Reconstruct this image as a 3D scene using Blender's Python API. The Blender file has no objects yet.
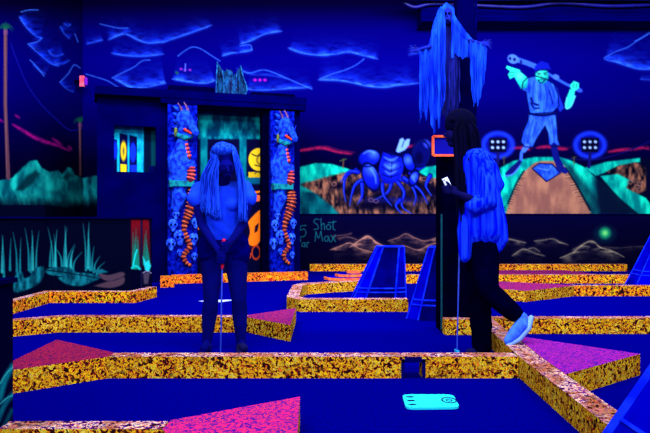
import bpy, bmesh, math, random
import numpy as np
from mathutils import Vector, Matrix
random.seed(4); RNG = np.random.RandomState(7)
scn = bpy.context.scene; COL = scn.collection
H = 0.95; F = 650.0; CX = 325.0; HZ = 220.0      # eye height, focal length in px, horizon
KH = 0.13                                        # curb height

# ---------------------------------------------------------------- helpers
def P(px, py, Y): return Vector(((px-CX)/F*Y, Y, H+(HZ-py)/F*Y))
def G(px, py, z=0.0):
    Y = (H-z)*F/(py-HZ); return ((px-CX)/F*Y, Y)
GAIN = 1.0
def lin(v):
    v = np.asarray(v, dtype=float)
    return np.where(v <= 0.04045, v/12.92, ((v+0.055)/1.055)**2.4)
def C(r, g, b):
    a = np.clip(lin(np.array([r, g, b])/255.0)/GAIN, 0, 0.95); return (a[0], a[1], a[2], 1)

def mat(name, base, rough=0.9, spec=0.1, noise=None, scale=20, stretch=(1,1,1), bump=0.0, metal=0.0, detail=3):
    m = bpy.data.materials.new(name); m.use_nodes = True; nt = m.node_tree; b = nt.nodes['Principled BSDF']
    b.inputs['Base Color'].default_value = base; b.inputs['Roughness'].default_value = rough
    b.inputs['Specular IOR Level'].default_value = spec; b.inputs['Metallic'].default_value = metal
    tc = nt.nodes.new('ShaderNodeTexCoord'); mp = nt.nodes.new('ShaderNodeMapping'); mp.inputs['Scale'].default_value = stretch
    nt.links.new(tc.outputs['Object'], mp.inputs['Vector'])
    nz = nt.nodes.new('ShaderNodeTexNoise'); nz.inputs['Scale'].default_value = scale; nz.inputs['Detail'].default_value = detail
    nt.links.new(mp.outputs['Vector'], nz.inputs['Vector'])
    rp = nt.nodes.new('ShaderNodeValToRGB'); rp.color_ramp.elements[0].position = .38; rp.color_ramp.elements[1].position = .62
    n2 = noise if noise else tuple(x*.8 for x in base[:3])+(1,)
    rp.color_ramp.elements[0].color = base; rp.color_ramp.elements[1].color = n2
    nt.links.new(nz.outputs['Fac'], rp.inputs['Fac']); nt.links.new(rp.outputs['Color'], b.inputs['Base Color'])
    if bump:
        bp = nt.nodes.new('ShaderNodeBump'); bp.inputs['Strength'].default_value = bump; bp.inputs['Distance'].default_value = .01
        nt.links.new(nz.outputs['Fac'], bp.inputs['Height']); nt.links.new(bp.outputs['Normal'], b.inputs['Normal'])
    return m

def splat(name, stops, scale, big=None, seed=0.0, detail=2.5):
    """paint splatter: contour bands of a fine noise, with a second palette in larger patches"""
    m = bpy.data.materials.new(name); m.use_nodes = True; nt = m.node_tree; L = nt.links.new
    b = nt.nodes['Principled BSDF']; b.inputs['Roughness'].default_value = .9; b.inputs['Specular IOR Level'].default_value = .02
    g = nt.nodes.new('ShaderNodeNewGeometry'); off = nt.nodes.new('ShaderNodeVectorMath'); off.operation = 'ADD'
    off.inputs[1].default_value = (seed, seed*1.7, seed*.6); L(g.outputs['Position'], off.inputs[0])
    def noise(sc, dt):
        nz = nt.nodes.new('ShaderNodeTexNoise'); nz.inputs['Scale'].default_value = sc; nz.inputs['Detail'].default_value = dt; nz.inputs['Distortion'].default_value = .6
        L(off.outputs[0], nz.inputs['Vector']); return nz.outputs['Fac']
    def ramp(st):
        r = nt.nodes.new('ShaderNodeValToRGB'); r.color_ramp.interpolation = 'CONSTANT'; e = r.color_ramp.elements
        e[0].position = 0; e[0].color = st[0][1]; e[1].position = st[1][0]; e[1].color = st[1][1]
        for p, c in st[2:]:
            x = e.new(p); x.color = c
        return r
    r1 = ramp(stops); L(noise(scale, detail), r1.inputs['Fac']); out = r1.outputs['Color']
    if big:
        mr = nt.nodes.new('ShaderNodeMapRange'); mr.inputs[1].default_value = .44; mr.inputs[2].default_value = .56; L(noise(scale*.14, 3), mr.inputs[0])
        r2 = ramp(big); L(noise(scale*1.15, detail), r2.inputs['Fac'])
        mx = nt.nodes.new('ShaderNodeMix'); mx.data_type = 'RGBA'; L(mr.outputs[0], mx.inputs['Factor']); L(out, mx.inputs['A']); L(r2.outputs['Color'], mx.inputs['B'])
        out = mx.outputs['Result']
    L(out, b.inputs['Base Color']); return m

def tag(o, label=None, cat=None, group=None, kind=None):
    if label: o['label'] = label
    if cat: o['category'] = cat
    if group: o['group'] = group
    if kind: o['kind'] = kind
    return o
def thing(name, label, cat, loc=(0,0,0), group=None, rotz=0):
    o = bpy.data.objects.new(name, None); COL.objects.link(o); o.location = loc; o.rotation_euler = (0,0,rotz); o.empty_display_size = .1
    return tag(o, label, cat, group)
def link(name, me, mats, parent=None, smooth=False, world=True):
    """links a mesh given in WORLD coordinates as an object (origin moved to its own middle/base)"""
    if not isinstance(mats, (list, tuple)): mats = [mats]
    for m in mats: me.materials.append(m)
    if smooth:
        me.polygons.foreach_set('use_smooth', [True]*len(me.polygons))
    o = bpy.data.objects.new(name, me); COL.objects.link(o)
    if parent is None:
        n = len(me.vertices); co = np.empty(n*3); me.vertices.foreach_get('co', co); co = co.reshape(-1,3)
        org = Vector(((co[:,0].min()+co[:,0].max())/2, (co[:,1].min()+co[:,1].max())/2, co[:,2].min()))
        me.transform(Matrix.Translation(-org)); o.location = org
    else:
        o.parent = parent
        if world:
            q_ = parent; off = Vector()
            while q_ is not None: off = off+q_.matrix_basis.translation; q_ = q_.parent
            me.transform(Matrix.Translation(-off))
    return o
def finish(bm, name, mats, parent=None, smooth=False, bevel=0, world=True):
    if bevel: bmesh.ops.bevel(bm, geom=list(bm.edges), offset=bevel, segments=2, affect='EDGES', profile=.5)
    bmesh.ops.recalc_face_normals(bm, faces=list(bm.faces))
    me = bpy.data.meshes.new(name); bm.to_mesh(me); bm.free(); return link(name, me, mats, parent, smooth, world)
def add_box(bm, x0, x1, y0, y1, z0, z1, M=None):
    v = [bm.verts.new((x, y, z)) for z in (z0, z1) for x, y in ((x0,y0),(x1,y0),(x1,y1),(x0,y1))]
    for f in ((3,2,1,0),(4,5,6,7),(0,1,5,4),(1,2,6,5),(2,3,7,6),(3,0,4,7)): bm.faces.new([v[i] for i in f])
    if M is not None:
        for q in v: q.co = M @ q.co
    return v
def add_prism(bm, pts, z0, z1, topmat=0, sidemat=0):
    n = len(pts); a = [bm.verts.new((p[0], p[1], z0)) for p in pts]; b = [bm.verts.new((p[0], p[1], z1 if len(p) < 3 else p[2])) for p in pts]
    f = bm.faces.new(b); f.material_index = topmat; f = bm.faces.new(a[::-1]); f.material_index = sidemat
    for i in range(n):
        f = bm.faces.new((a[i], a[(i+1)%n], b[(i+1)%n], b[i])); f.material_index = sidemat
def add_hexa(bm, q0, q1):
    """solid between two quads (lists of 4 points)"""
    a = [bm.verts.new(p) for p in q0]; b = [bm.verts.new(p) for p in q1]
    bm.faces.new(a[::-1]); bm.faces.new(b)
    for i in range(4): bm.faces.new((a[i], a[(i+1)%4], b[(i+1)%4], b[i]))
def frame(d):
    d = d.normalized(); u = d.orthogonal().normalized(); return u, d.cross(u)
def add_bar(bm, p, q, w, h=None, up=None):
    p, q = Vector(p), Vector(q); h = h or w; d = (q-p).normalized()
    if up is None: u, v = frame(d)
    else:
        v = Vector(up); v = (v-d*v.dot(d)).normalized(); u = d.cross(v)
    o = [u*w/2+v*h/2, -u*w/2+v*h/2, -u*w/2-v*h/2, u*w/2-v*h/2]
    add_hexa(bm, [p+x for x in o], [q+x for x in o])
def add_tube(bm, pts, rad, n=12, flat=None):
    """swept round tube through pts with radius per point, rounded ends"""
    pts = [Vector(p) for p in pts]
    if not isinstance(rad, (list, tuple)): rad = [rad]*len(pts)
    rings = []; P0 = []; R0 = []
    d0 = (pts[1]-pts[0]).normalized(); d1 = (pts[-1]-pts[-2]).normalized()
    for t in (1.0, .92, .7, .38): P0.append(pts[0]-d0*rad[0]*t); R0.append(rad[0]*math.sqrt(max(0.0, 1-t*t))+1e-5)
    P0 += pts; R0 += list(rad)
    for t in (.38, .7, .92, 1.0): P0.append(pts[-1]+d1*rad[-1]*t); R0.append(rad[-1]*math.sqrt(max(0.0, 1-t*t))+1e-5)
    u = None
    for i, p in enumerate(P0):
        a = P0[max(0, i-1)]; b = P0[min(len(P0)-1, i+1)]; d = (b-a).normalized()
        if u is None: u, v = frame(d)
        else: u = (u-d*u.dot(d)).normalized(); v = d.cross(u)
        rings.append([bm.verts.new(p+(u*math.cos(k*2*math.pi/n)+v*math.sin(k*2*math.pi/n))*R0[i]) for k in range(n)])
    for i in range(len(rings)-1):
        for k in range(n): bm.faces.new((rings[i][k], rings[i][(k+1)%n], rings[i+1][(k+1)%n], rings[i+1][k]))
    bm.faces.new(rings[0][::-1]); bm.faces.new(rings[-1])
def add_ell(bm, c, r, R=None, seg=20):
    M = Matrix.Translation(Vector(c)) @ (R.to_4x4() if R else Matrix.Identity(4)) @ Matrix.Diagonal((r[0], r[1], r[2], 1))
    bmesh.ops.create_uvsphere(bm, u_segments=seg, v_segments=seg*2//3, radius=1, matrix=M)
def blob(name, build, voxel, mats, parent=None, smooth=2, disp=None, world=True):
    """fuse overlapping solids into ONE continuous skin"""
    bm = bmesh.new(); build(bm); bmesh.ops.recalc_face_normals(bm, faces=list(bm.faces))
    me = bpy.data.meshes.new('t'); bm.to_mesh(me); bm.free()
    t = bpy.data.objects.new('t', me); COL.objects.link(t)
    r = t.modifiers.new('r', 'REMESH'); r.mode = 'VOXEL'; r.voxel_size = voxel
    s = t.modifiers.new('s', 'SMOOTH'); s.factor = .5; s.iterations = smooth
    dg = bpy.context.evaluated_depsgraph_get(); dg.update()
    out = bpy.data.meshes.new_from_object(t.evaluated_get(dg)); bpy.data.objects.remove(t); bpy.data.meshes.remove(me)
    if disp:
        n = len(out.vertices); co = np.empty(n*3); out.vertices.foreach_get('co', co); co = co.reshape(-1,3)
        nn = np.empty(n*3); out.vertex_normals.foreach_get('vector', nn); nn = nn.reshape(-1,3)
        co += nn*disp(co)[:,None]; out.vertices.foreach_set('co', co.ravel())
    out.name = name
    return link(name, out, mats, parent, True, world)

# ---------------------------------------------------------------- painter (murals painted on walls)
def vnoise(x, y, seed=0):
    xi = np.floor(x).astype(int); yi = np.floor(y).astype(int); fx = x-xi; fy = y-yi; fx = fx*fx*(3-2*fx); fy = fy*fy*(3-2*fy)
    def h(a, b):
        n = (a*374761393+b*668265263+seed*974634777) & 0x7fffffff; n = ((n ^ (n >> 13))*1274126177) & 0x7fffffff
        return ((n ^ (n >> 16)) & 0xffff)/65535.0
    return (h(xi,yi)*(1-fx)+h(xi+1,yi)*fx)*(1-fy)+(h(xi,yi+1)*(1-fx)+h(xi+1,yi+1)*fx)*fy
def fbm(x, y, seed=0, o=4):
    s = 0; a = .5
    for i in range(o): s = s+a*vnoise(x*2**i, y*2**i, seed+i); a /= 2
    return s/.94
def spline(pts, n=8):
    pts = [np.array(p, float) for p in pts]
    if len(pts) < 3: return pts
    o = []
    for i in range(len(pts)-1):
        p0 = pts[max(0,i-1)]; p1 = pts[i]; p2 = pts[i+1]; p3 = pts[min(len(pts)-1,i+2)]
        for k in range(n):
            t = k/n; o.append(.5*((2*p1)+(-p0+p2)*t+(2*p0-5*p1+4*p2-p3)*t*t+(-p0+3*p1-3*p2+p3)*t**3))
    o.append(pts[-1]); return o
class Canvas:
    def __init__(s, plane, x0, y0, x1, y1, step, base):
        s.plane = plane; nx = int(round((x1-x0)/step))+1; ny = int(round((y1-y0)/step))+1
        s.X, s.Y = np.meshgrid(np.linspace(x0,x1,nx), np.linspace(y0,y1,ny)); s.c = np.zeros((ny,nx,3)); s.id = np.zeros((ny,nx), int)
        s.c[:] = np.array(base)/255.
        s.step = step
    def win(s, pts, m):
        xs = [p[0] for p in pts]; ys = [p[1] for p in pts]
        i0 = max(0, int((min(xs)-m-s.X[0,0])/s.step)); i1 = min(s.X.shape[1], int((max(xs)+m-s.X[0,0])/s.step)+2)
        j0 = max(0, int((min(ys)-m-s.Y[0,0])/s.step)); j1 = min(s.X.shape[0], int((max(ys)+m-s.Y[0,0])/s.step)+2)
        return (slice(j0, max(j0,j1)), slice(i0, max(i0,i1)))
    def put(s, w, a, col, id=None, mode='mix'):
        if callable(col): col = col(s.X[w], s.Y[w])
        col = np.array(col, float)/255.; a3 = a[...,None]
        if mode == 'mix': s.c[w] = s.c[w]*(1-a3)+col*a3
        else: s.c[w] = np.minimum(1, s.c[w]+col*a3)
        if id is not None: s.id[w] = np.where(a > .5, id, s.id[w])
    def dist(s, w, pts, closed=False):
        X, Y = s.X[w], s.Y[w]; d = np.full(X.shape, 1e9); T = np.zeros(X.shape); n = len(pts)
        for i in range(n if closed else n-1):
            a = pts[i]; b = pts[(i+1)%n]; ux, uy = b[0]-a[0], b[1]-a[1]; L = ux*ux+uy*uy+1e-9
            t = np.clip(((X-a[0])*ux+(Y-a[1])*uy)/L, 0, 1); q = np.hypot(X-a[0]-t*ux, Y-a[1]-t*uy)
            m = q < d; d = np.where(m, q, d); T = np.where(m, (i+t)/max(1, n-1), T)
        return d, T
    def inside(s, w, pts):
        X, Y = s.X[w], s.Y[w]; r = np.zeros(X.shape, bool); n = len(pts)
        for i in range(n):
            a = pts[i]; b = pts[(i+1)%n]
            if a[1] == b[1]: continue
            r ^= ((a[1] > Y) != (b[1] > Y)) & (X < (b[0]-a[0])*(Y-a[1])/(b[1]-a[1])+a[0])
        return r
    def poly(s, pts, col, soft=.6, id=None, a=1.0, sp=False, ns=0, mode='mix'):
        if sp: pts = spline(list(pts)+[pts[0]], 6)[:-1]
        w = s.win(pts, soft*2+1); d, _ = s.dist(w, pts, True); ins = s.inside(w, pts)
        sd = np.where(ins, d, -d); 
        if ns: sd = sd+(fbm(s.X[w]/3, s.Y[w]/3, 5)-.5)*2*ns
        s.put(w, np.clip(.5+sd/(2*soft), 0, 1)*a, col, id, mode)
    def stroke(s, pts, wd, col, soft=.5, id=None, a=1.0, sp=True, taper=False, ns=0, mode='mix'):
        if sp: pts = spline(pts, 6)
        w = s.win(pts, wd+soft*2+1); d, T = s.dist(w, pts)
        ww = wd/2*(np.sqrt(np.clip(4*T*(1-T),0,1)) if taper == 2 else ((1-T) if taper else 1.0))
        al = np.clip(.5+(ww-d)/(2*soft), 0, 1)*a
        if ns: al = al*np.clip(1-ns+2*ns*fbm(s.X[w]/2.5, s.Y[w]/2.5, 9), 0, 1)
        s.put(w, al, col, id, mode)
    def ell(s, cx, cy, rx, ry, col, rot=0, soft=.6, id=None, a=1.0, ring=0, mode='mix', ns=0):
        m = max(rx, ry)+soft*2+ring; w = s.win([(cx-m,cy-m),(cx+m,cy+m)], 1); X = s.X[w]-cx; Y = s.Y[w]-cy
        c_, s_ = math.cos(math.radians(rot)), math.sin(math.radians(rot)); x = X*c_+Y*s_; y = -X*s_+Y*c_
        r = np.sqrt((x/rx)**2+(y/ry)**2)+1e-6; d = (1-r)*min(rx, ry)
        if ring: d = ring/2-np.abs(d)
        if ns: d = d+(fbm(s.X[w]/3, s.Y[w]/3, 5)-.5)*2*ns
        s.put(w, np.clip(.5+d/(2*soft), 0, 1)*a, col, id, mode)
    def glow(s, pts, depth, col, a=1.0, up=False, line=.7, lcol=None, sp=True, seed=1):
        """bright painted cloud edge fading away on one side (drybrush)"""
        if sp: pts = spline(pts, 6)
        w = s.win(pts, depth*3+3); d, T = s.dist(w, pts); X, Y = s.X[w], s.Y[w]
        xs = [p[0] for p in pts]; ys = [p[1] for p in pts]
        o = np.argsort(xs); yl = np.interp(X, np.array(xs)[o], np.array(ys)[o]); side = (Y > yl) if not up else (Y < yl)
        end = np.clip(T/.1, 0, 1)*np.clip((1-T)/.1, 0, 1)
        n = fbm(X/7, Y/2.4, seed, 4); n = np.clip((n-.25)*2.2, 0, 1.2)
        al = np.where(side, np.exp(-d/depth)*n, np.exp(-d/.8)*.6)*end*a
        s.put(w, np.clip(al, 0, 1), col)
        if line: s.stroke(pts, line, lcol or col, .5, a=.75*a, sp=False, ns=.5)
    def world(s):
        a, b, c = s.plane; u = (s.X-CX)/F; v = (HZ-s.Y)/F; t = c/(a*u+b)
        return np.stack([u*t, t, H+v*t], -1)
    def build(s, names, mat, parent_of=None):
        """one mesh per id; names: id -> (object name, parent)"""
        Wp = s.world(); ny, nx = s.id.shape; ci = s.id[:-1,:-1]; idx = np.arange(ny*nx).reshape(ny,nx)
        quads = np.stack([idx[:-1,:-1], idx[1:,:-1], idx[1:,1:], idx[:-1,1:]], -1); out = {}
        lc = np.concatenate([np.clip(lin(s.c)/GAIN, 0, .95), np.ones((ny,nx,1))], -1).reshape(-1,4); Wf = Wp.reshape(-1,3)
        for i, (nm, par) in names.items():
            q = quads[ci == i].reshape(-1,4)
            if len(q) == 0: continue
            used, inv = np.unique(q.ravel(), return_inverse=True); inv = inv.reshape(-1)
            me = bpy.data.meshes.new(nm); me.vertices.add(len(used)); me.vertices.foreach_set('co', Wf[used].ravel())
            me.loops.add(len(inv)); me.loops.foreach_set('vertex_index', inv.astype(np.int32))
            me.polygons.add(len(q)); me.polygons.foreach_set('loop_start', np.arange(0, len(inv), 4, dtype=np.int32)); me.polygons.foreach_set('loop_total', np.full(len(q), 4, dtype=np.int32))
            me.update(calc_edges=True)
            at = me.color_attributes.new('paint', 'FLOAT_COLOR', 'POINT'); at.data.foreach_set('color', lc[used].ravel())
            out[i] = link(nm, me, mat, par)
        return out

def paint_material():
    m = bpy.data.materials.new('mural_paint'); m.use_nodes = True; nt = m.node_tree; L = nt.links.new
    b = nt.nodes['Principled BSDF']; b.inputs['Roughness'].default_value = 1; b.inputs['Specular IOR Level'].default_value = 0
    at = nt.nodes.new('ShaderNodeAttribute'); at.attribute_name = 'paint'
    nz = nt.nodes.new('ShaderNodeTexNoise'); nz.inputs['Scale'].default_value = 30; nz.inputs['Detail'].default_value = 3
    g = nt.nodes.new('ShaderNodeNewGeometry'); L(g.outputs['Position'], nz.inputs['Vector'])
    mr = nt.nodes.new('ShaderNodeMapRange'); mr.inputs[3].default_value = .88; mr.inputs[4].default_value = 1.1; L(nz.outputs['Fac'], mr.inputs[0])
    vm = nt.nodes.new('ShaderNodeVectorMath'); vm.operation = 'SCALE'; L(at.outputs['Color'], vm.inputs[0]); L(mr.outputs[0], vm.inputs['Scale'])
    L(vm.outputs[0], b.inputs['Base Color']); return m
PAINT = paint_material()

# ---------------------------------------------------------------- materials (black-light glow and blue cast are put into the base colours)
M = {}
M['floor'] = mat('blue_carpet', C(0,0,100), noise=C(0,0,116), scale=60, spec=.0, bump=.2)
M['navy'] = mat('navy_paint', C(0,0,44), noise=C(0,0,54), scale=6, spec=.0)
M['facade'] = mat('facade_paint', C(0,0,48), noise=C(0,0,60), scale=3, spec=.0)
M['black'] = mat('black_paint', C(0,0,16), noise=C(0,0,24), scale=8, spec=.0)
M['ceil'] = mat('ceiling_black', C(0,0,22), noise=C(0,0,28), scale=4, spec=.0)
M['beam'] = mat('beam_blue', C(0,0,60), noise=C(0,0,78), scale=3, spec=.0, stretch=(.3,1,3))
M['pipe'] = mat('pipe_blue', C(4,6,120), noise=C(0,0,90), scale=4, spec=.3, rough=.5)
Y_, O_, R_, K_, G_, B_ = C(238,196,18), C(230,112,22), C(168,36,22), C(32,10,14), C(104,120,24), C(20,20,120)
Pk, Pw, Vi, Cr = C(238,70,110), C(240,190,160), C(120,50,190), C(255,225,80)
DG = C(50,52,10)
M['k_side'] = splat('splatter_yellow', [(0,K_),(.455,R_),(.475,O_),(.495,Y_),(.555,G_),(.575,Cr),(.61,K_),(.66,O_)], 44, big=[(0,K_),(.445,R_),(.475,O_),(.50,DG),(.512,Y_),(.58,O_),(.61,K_)])
M['k_far'] = splat('splatter_orange', [(0,K_),(.44,R_),(.475,O_),(.51,Y_),(.58,G_),(.6,K_)], 28, big=[(0,K_),(.45,R_),(.48,O_),(.54,Y_),(.59,R_)], seed=3)
M['k_fac'] = splat('splatter_amber', [(0,K_),(.44,R_),(.47,O_),(.53,C(240,140,30)),(.58,R_)], 28, big=[(0,R_),(.45,O_),(.55,Y_),(.59,K_)], seed=5)
D_ = .8
def Cd(r,g,b,k=.8): return C(r*k, g*k, b*k)
M['k_top'] = splat('splatter_top', [(0,K_),(.40,Cd(60,30,170)),(.46,Cd(220,50,90)),(.49,Cd(230,120,60)),(.51,Cd(255,215,170,.95)),(.56,Cd(130,50,180)),(.57,Cd(240,205,200)),(.61,Cd(30,20,120))], 40, big=[(0,K_),(.45,Cd(200,50,60)),(.48,Cd(225,130,50)),(.52,Cd(220,170,100)),(.55,Cd(50,20,120)),(.58,Cd(235,130,110))], seed=1)
def ramp_mat(n, a, b, c, d): return splat(n, [(0,d),(.45,b),(.49,a),(.55,c),(.58,d),(.61,a)], 62, big=[(0,d),(.46,b),(.50,c),(.54,a),(.58,b)], seed=2)
M['crimson'] = ramp_mat('splatter_crimson', C(150,18,66), C(112,14,62), C(170,40,46), C(66,14,70))
M['magenta'] = ramp_mat('splatter_magenta', C(228,26,112), C(150,20,120), C(232,60,60), C(66,18,130))
M['purple'] = ramp_mat('splatter_purple', C(160,22,165), C(115,22,150), C(180,40,100), C(50,16,130))
M['plum'] = ramp_mat('splatter_plum', C(150,22,88), C(105,16,90), C(170,46,50), C(50,14,96))
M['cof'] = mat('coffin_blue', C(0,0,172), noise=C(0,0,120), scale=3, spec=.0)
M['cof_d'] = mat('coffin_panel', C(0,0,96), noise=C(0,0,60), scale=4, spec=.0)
M['trim'] = mat('coffin_trim', C(14,44,240), noise=C(4,20,200), scale=9, spec=.0)
M['drag'] = mat('dragon_blue', C(20,74,235), noise=C(4,20,150), scale=15, spec=.05, bump=.8)
M['pill'] = mat('pillar_blue', C(4,20,160), noise=C(0,0,76), scale=16, spec=.0, bump=1)
M['drag_hi'] = mat('dragon_light_blue', C(40,100,240), noise=C(10,30,190), scale=24, spec=.1, bump=.4)
M['belly'] = mat('belly_orange', C(185,88,48), noise=C(120,38,30), scale=14)
M['belly_p'] = mat('belly_pink', C(215,85,75), noise=C(150,34,50), scale=14)
M['teal'] = mat('teal_band', C(0,120,125), noise=C(0,66,95), scale=20)
M['horn'] = mat('horn_mauve', C(110,70,110), noise=C(50,30,80), scale=20)
M['ear'] = mat('ear_olive', C(110,115,30), noise=C(40,60,40), scale=30)
M['red'] = mat('mouth_red', C(190,50,30), noise=C(130,20,30), scale=30)
M['ghost'] = mat('ghost_cloth', C(18,70,225), noise=C(6,28,180), scale=14, stretch=(1,1,.25), spec=.0)
M['ghost_d'] = mat('ghost_robe', C(12,22,130), noise=C(4,6,85), scale=14, stretch=(1,1,.2))
M['skull'] = mat('skull_blue', C(8,26,150), noise=C(4,12,105), scale=30)
M['signb'] = mat('sign_blue', C(0,0,140), noise=C(0,0,110), scale=5)
M['orange'] = mat('sign_orange', C(255,96,50), noise=C(245,80,50), scale=10)
M['skin1'] = mat('skin_blacklit', C(0,2,98), noise=C(0,2,84), scale=8, spec=.03)  # blue cast of the black light put into the skin colour
M['skin2'] = mat('skin_blacklit_dark', C(8,6,70), noise=C(4,4,54), scale=8, spec=.03)
M['hair1'] = mat('blond_hair', C(24,76,240), noise=C(4,30,175), scale=14, stretch=(5,5,.4), spec=.03)
M['hair2'] = mat('dark_hair', C(0,0,34), noise=C(0,0,20), scale=14, stretch=(4,4,.5), spec=.03)
M['tee'] = mat('tee_blacklit', C(24,70,255), noise=C(16,54,250), scale=6, spec=.0)  # white tee, its black-light glow put into the colour
M['shorts'] = mat('denim_blue', C(0,0,96), noise=C(0,0,74), scale=20, spec=.0)
M['stripe'] = mat('striped_cotton', C(0,8,225), noise=C(20,60,250), scale=8, stretch=(7,7,.05), spec=.0, detail=1)
M['pants'] = mat('black_trousers', C(0,0,20), noise=C(0,0,28), scale=10, spec=.0)
M['shoe'] = mat('canvas_shoe', C(60,120,250), noise=C(30,70,230), scale=12)
M['sole'] = mat('white_rubber', C(120,170,255), scale=12)
M['shoe_d'] = mat('dark_shoe', C(4,4,70), scale=12)
M['shaft'] = mat('club_steel', C(40,70,210), rough=.4, spec=.4)
M['grip'] = mat('grip_red', C(205,20,60), noise=C(150,10,70), scale=30)
M['white'] = mat('glossy_white', C(225,235,255), noise=C(200,220,255), scale=10)
M['cyan'] = mat('tee_cyan', C(30,225,240), noise=C(26,215,225), scale=10)
M['ink'] = mat('ink_navy', C(0,30,80))
M['floorw'] = mat('white_floor_paint', C(180,205,255), scale=10)
M['sign_red'] = mat('sign_pink', C(255,70,100), noise=C(250,110,130), scale=12)
M['wing'] = mat('wing_membrane', C(6,70,125), noise=C(0,2,46), scale=14, stretch=(1.6,1.6,.35), bump=.8)
M['wing_e'] = mat('wing_bone', C(14,90,140), noise=C(0,30,100), scale=20)
M['slate'] = mat('roof_slate', C(0,0,26), noise=C(0,0,34), scale=6, spec=0)

# ---------------------------------------------------------------- room
YB = 12.4; XL = -4.62; XR = 6.5; ZC = 5.32
bm = bmesh.new(); add_box(bm, XL-.2, XR, -1.5, YB+.2, -.1, 0); tag(finish(bm, 'floor', M['floor']), kind='structure')
bm = bmesh.new(); add_box(bm, XL-.2, XR, -1.5, YB+.2, ZC, ZC+.1); tag(finish(bm, 'ceiling', M['ceil']), kind='structure')
bm = bmesh.new(); add_box(bm, XR, XR+.1, -1.5, YB+.2, -.1, ZC+.1); tag(finish(bm, 'wall_right', M['navy']), kind='structure')

SKY = lambda X, Y: np.stack([np.full(X.shape, 2.), np.zeros(X.shape), np.interp(Y, [-8,4,14,30,60,95,125,150,165,215], [26,34,62,96,112,100,72,50,36,26])], -1)
def sky(cv): cv.c[:] = SKY(cv.X, cv.Y)/255.
def mountain_col(light, dark, seed, fy=5.0):
    def f(X, Y):
        n = np.clip((fbm(X/fy, Y/(fy*2.2), seed, 4)-.3)*2.2, 0, 1)[...,None]; return np.array(dark)*(1-n)+np.array(light)*n
    return f

# --- back wall, mural above the ledge
bk = Canvas((0,1,YB), 79, -12, 662, 215, .8, (0,0,60)); sky(bk)
cb = (56,125,255); cb2 = (12,54,245)
def cloud(cv, pts, depth, a=.8, up=True, seed=1, col=cb2): cv.glow(pts, depth*1.7, col, min(1,a*1.15), up, 0, cb, seed=seed); cv.glow(pts, depth*.6, cb, a, up, 0, cb, seed=seed+40); cv.stroke(pts, .8, cb, .6, a=a*.6, ns=.8)
for pts, dep, a, sd in [([(108,40),(117,36),(126,34),(138,40),(150,43),(166,41)], 3, .9, 1), ([(111,53),(122,55),(134,56),(145,56),(164,54)], 3.4, .85, 2), ([(86,44),(94,42),(103,40)], 2, .6, 3),
        ([(113,78),(122,83),(132,88),(146,87),(160,84),(166,83)], 5.5, .9, 4), ([(160,43),(175,38),(190,33),(212,25)], 2.4, .8, 5), ([(172,79),(190,82),(205,83),(216,80)], 4.5, .95, 6),
        ([(222,56),(232,53),(248,51),(252,49)], 2.6, .9, 7), ([(240,44),(252,40),(264,34),(282,31)], 3, .95, 8), ([(288,48),(302,53),(318,55),(330,55)], 3, .8, 9),
        ([(318,55),(335,54),(348,52),(362,55),(378,59)], 3, .8, 10), ([(318,80),(335,80),(350,82),(368,86),(385,87),(398,85),(420,83)], 4, 1, 11), ([(246,89),(262,90),(280,89),(312,87)], 3, .8, 12),
        ([(604,59),(616,62),(628,66),(640,69),(655,69)], 6, .9, 14), ([(640,79),(655,80)], 2, .5, 15), ([(408,55),(418,53),(430,52)], 2, .4, 16), ([(236,68),(250,74),(268,75),(290,79)], 2, .3, 17)]:
    cloud(bk, pts, dep, a, seed=sd)
for pts in [[(86,74),(96,77),(108,81),(118,87),(126,90)], [(112,78),(122,73),(134,67),(142,61),(150,60)], [(178,56),(186,50),(193,47),(201,49),(212,56),(220,61)], [(241,70),(250,73),(262,70),(272,72),(286,78),(300,84),(312,89)],
            [(320,79),(332,74),(345,70),(356,65),(364,59)], [(604,58),(615,52),(628,47),(638,40),(650,32)], [(635,41),(642,38),(655,30)], [(100,24),(118,28),(128,28)], [(240,46),(250,45),(252,50)]]:
    bk.stroke(pts, .9, cb, .5, a=.75, ns=.35)
for x, y in ((181,69),(185,70),(190,70)): bk.ell(x, y, 1.2, 1.0, (170,40,190), a=.9)
bk.stroke([(185,71),(185.5,64)], .9, (90,110,250)); bk.ell(177,73,1.4,2.2,(20,90,70),-40,a=.8)
for x in (255,260,265): bk.ell(x, 80, 1.7, 1.3, (190,20,190), a=.9)
# red dusk streaks
for pts, w_ in [([(292,152),(305,150),(322,148),(338,152),(352,154)], 3.4), ([(404,148),(412,146)], 2), ([(536,148),(548,147),(560,149),(568,149)], 3.4), ([(508,149),(520,148),(530,150)], 2.2), ([(608,152),(622,150),(632,150)], 3.2), ([(634,150),(642,148),(650,149)], 2.6)]:
    bk.stroke(pts, w_*.6, (200,24,74), 1.3, taper=2, ns=.7); bk.stroke([(x_+3,y_-1.6) for x_,y_ in pts], w_*.3, (150,16,70), .8, taper=2, ns=.8, a=.7)
# cable
bk.stroke([(560,158),(590,160),(612,156),(635,148),(662,135)], .9, (14,16,110), .5, a=.8)
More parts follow.
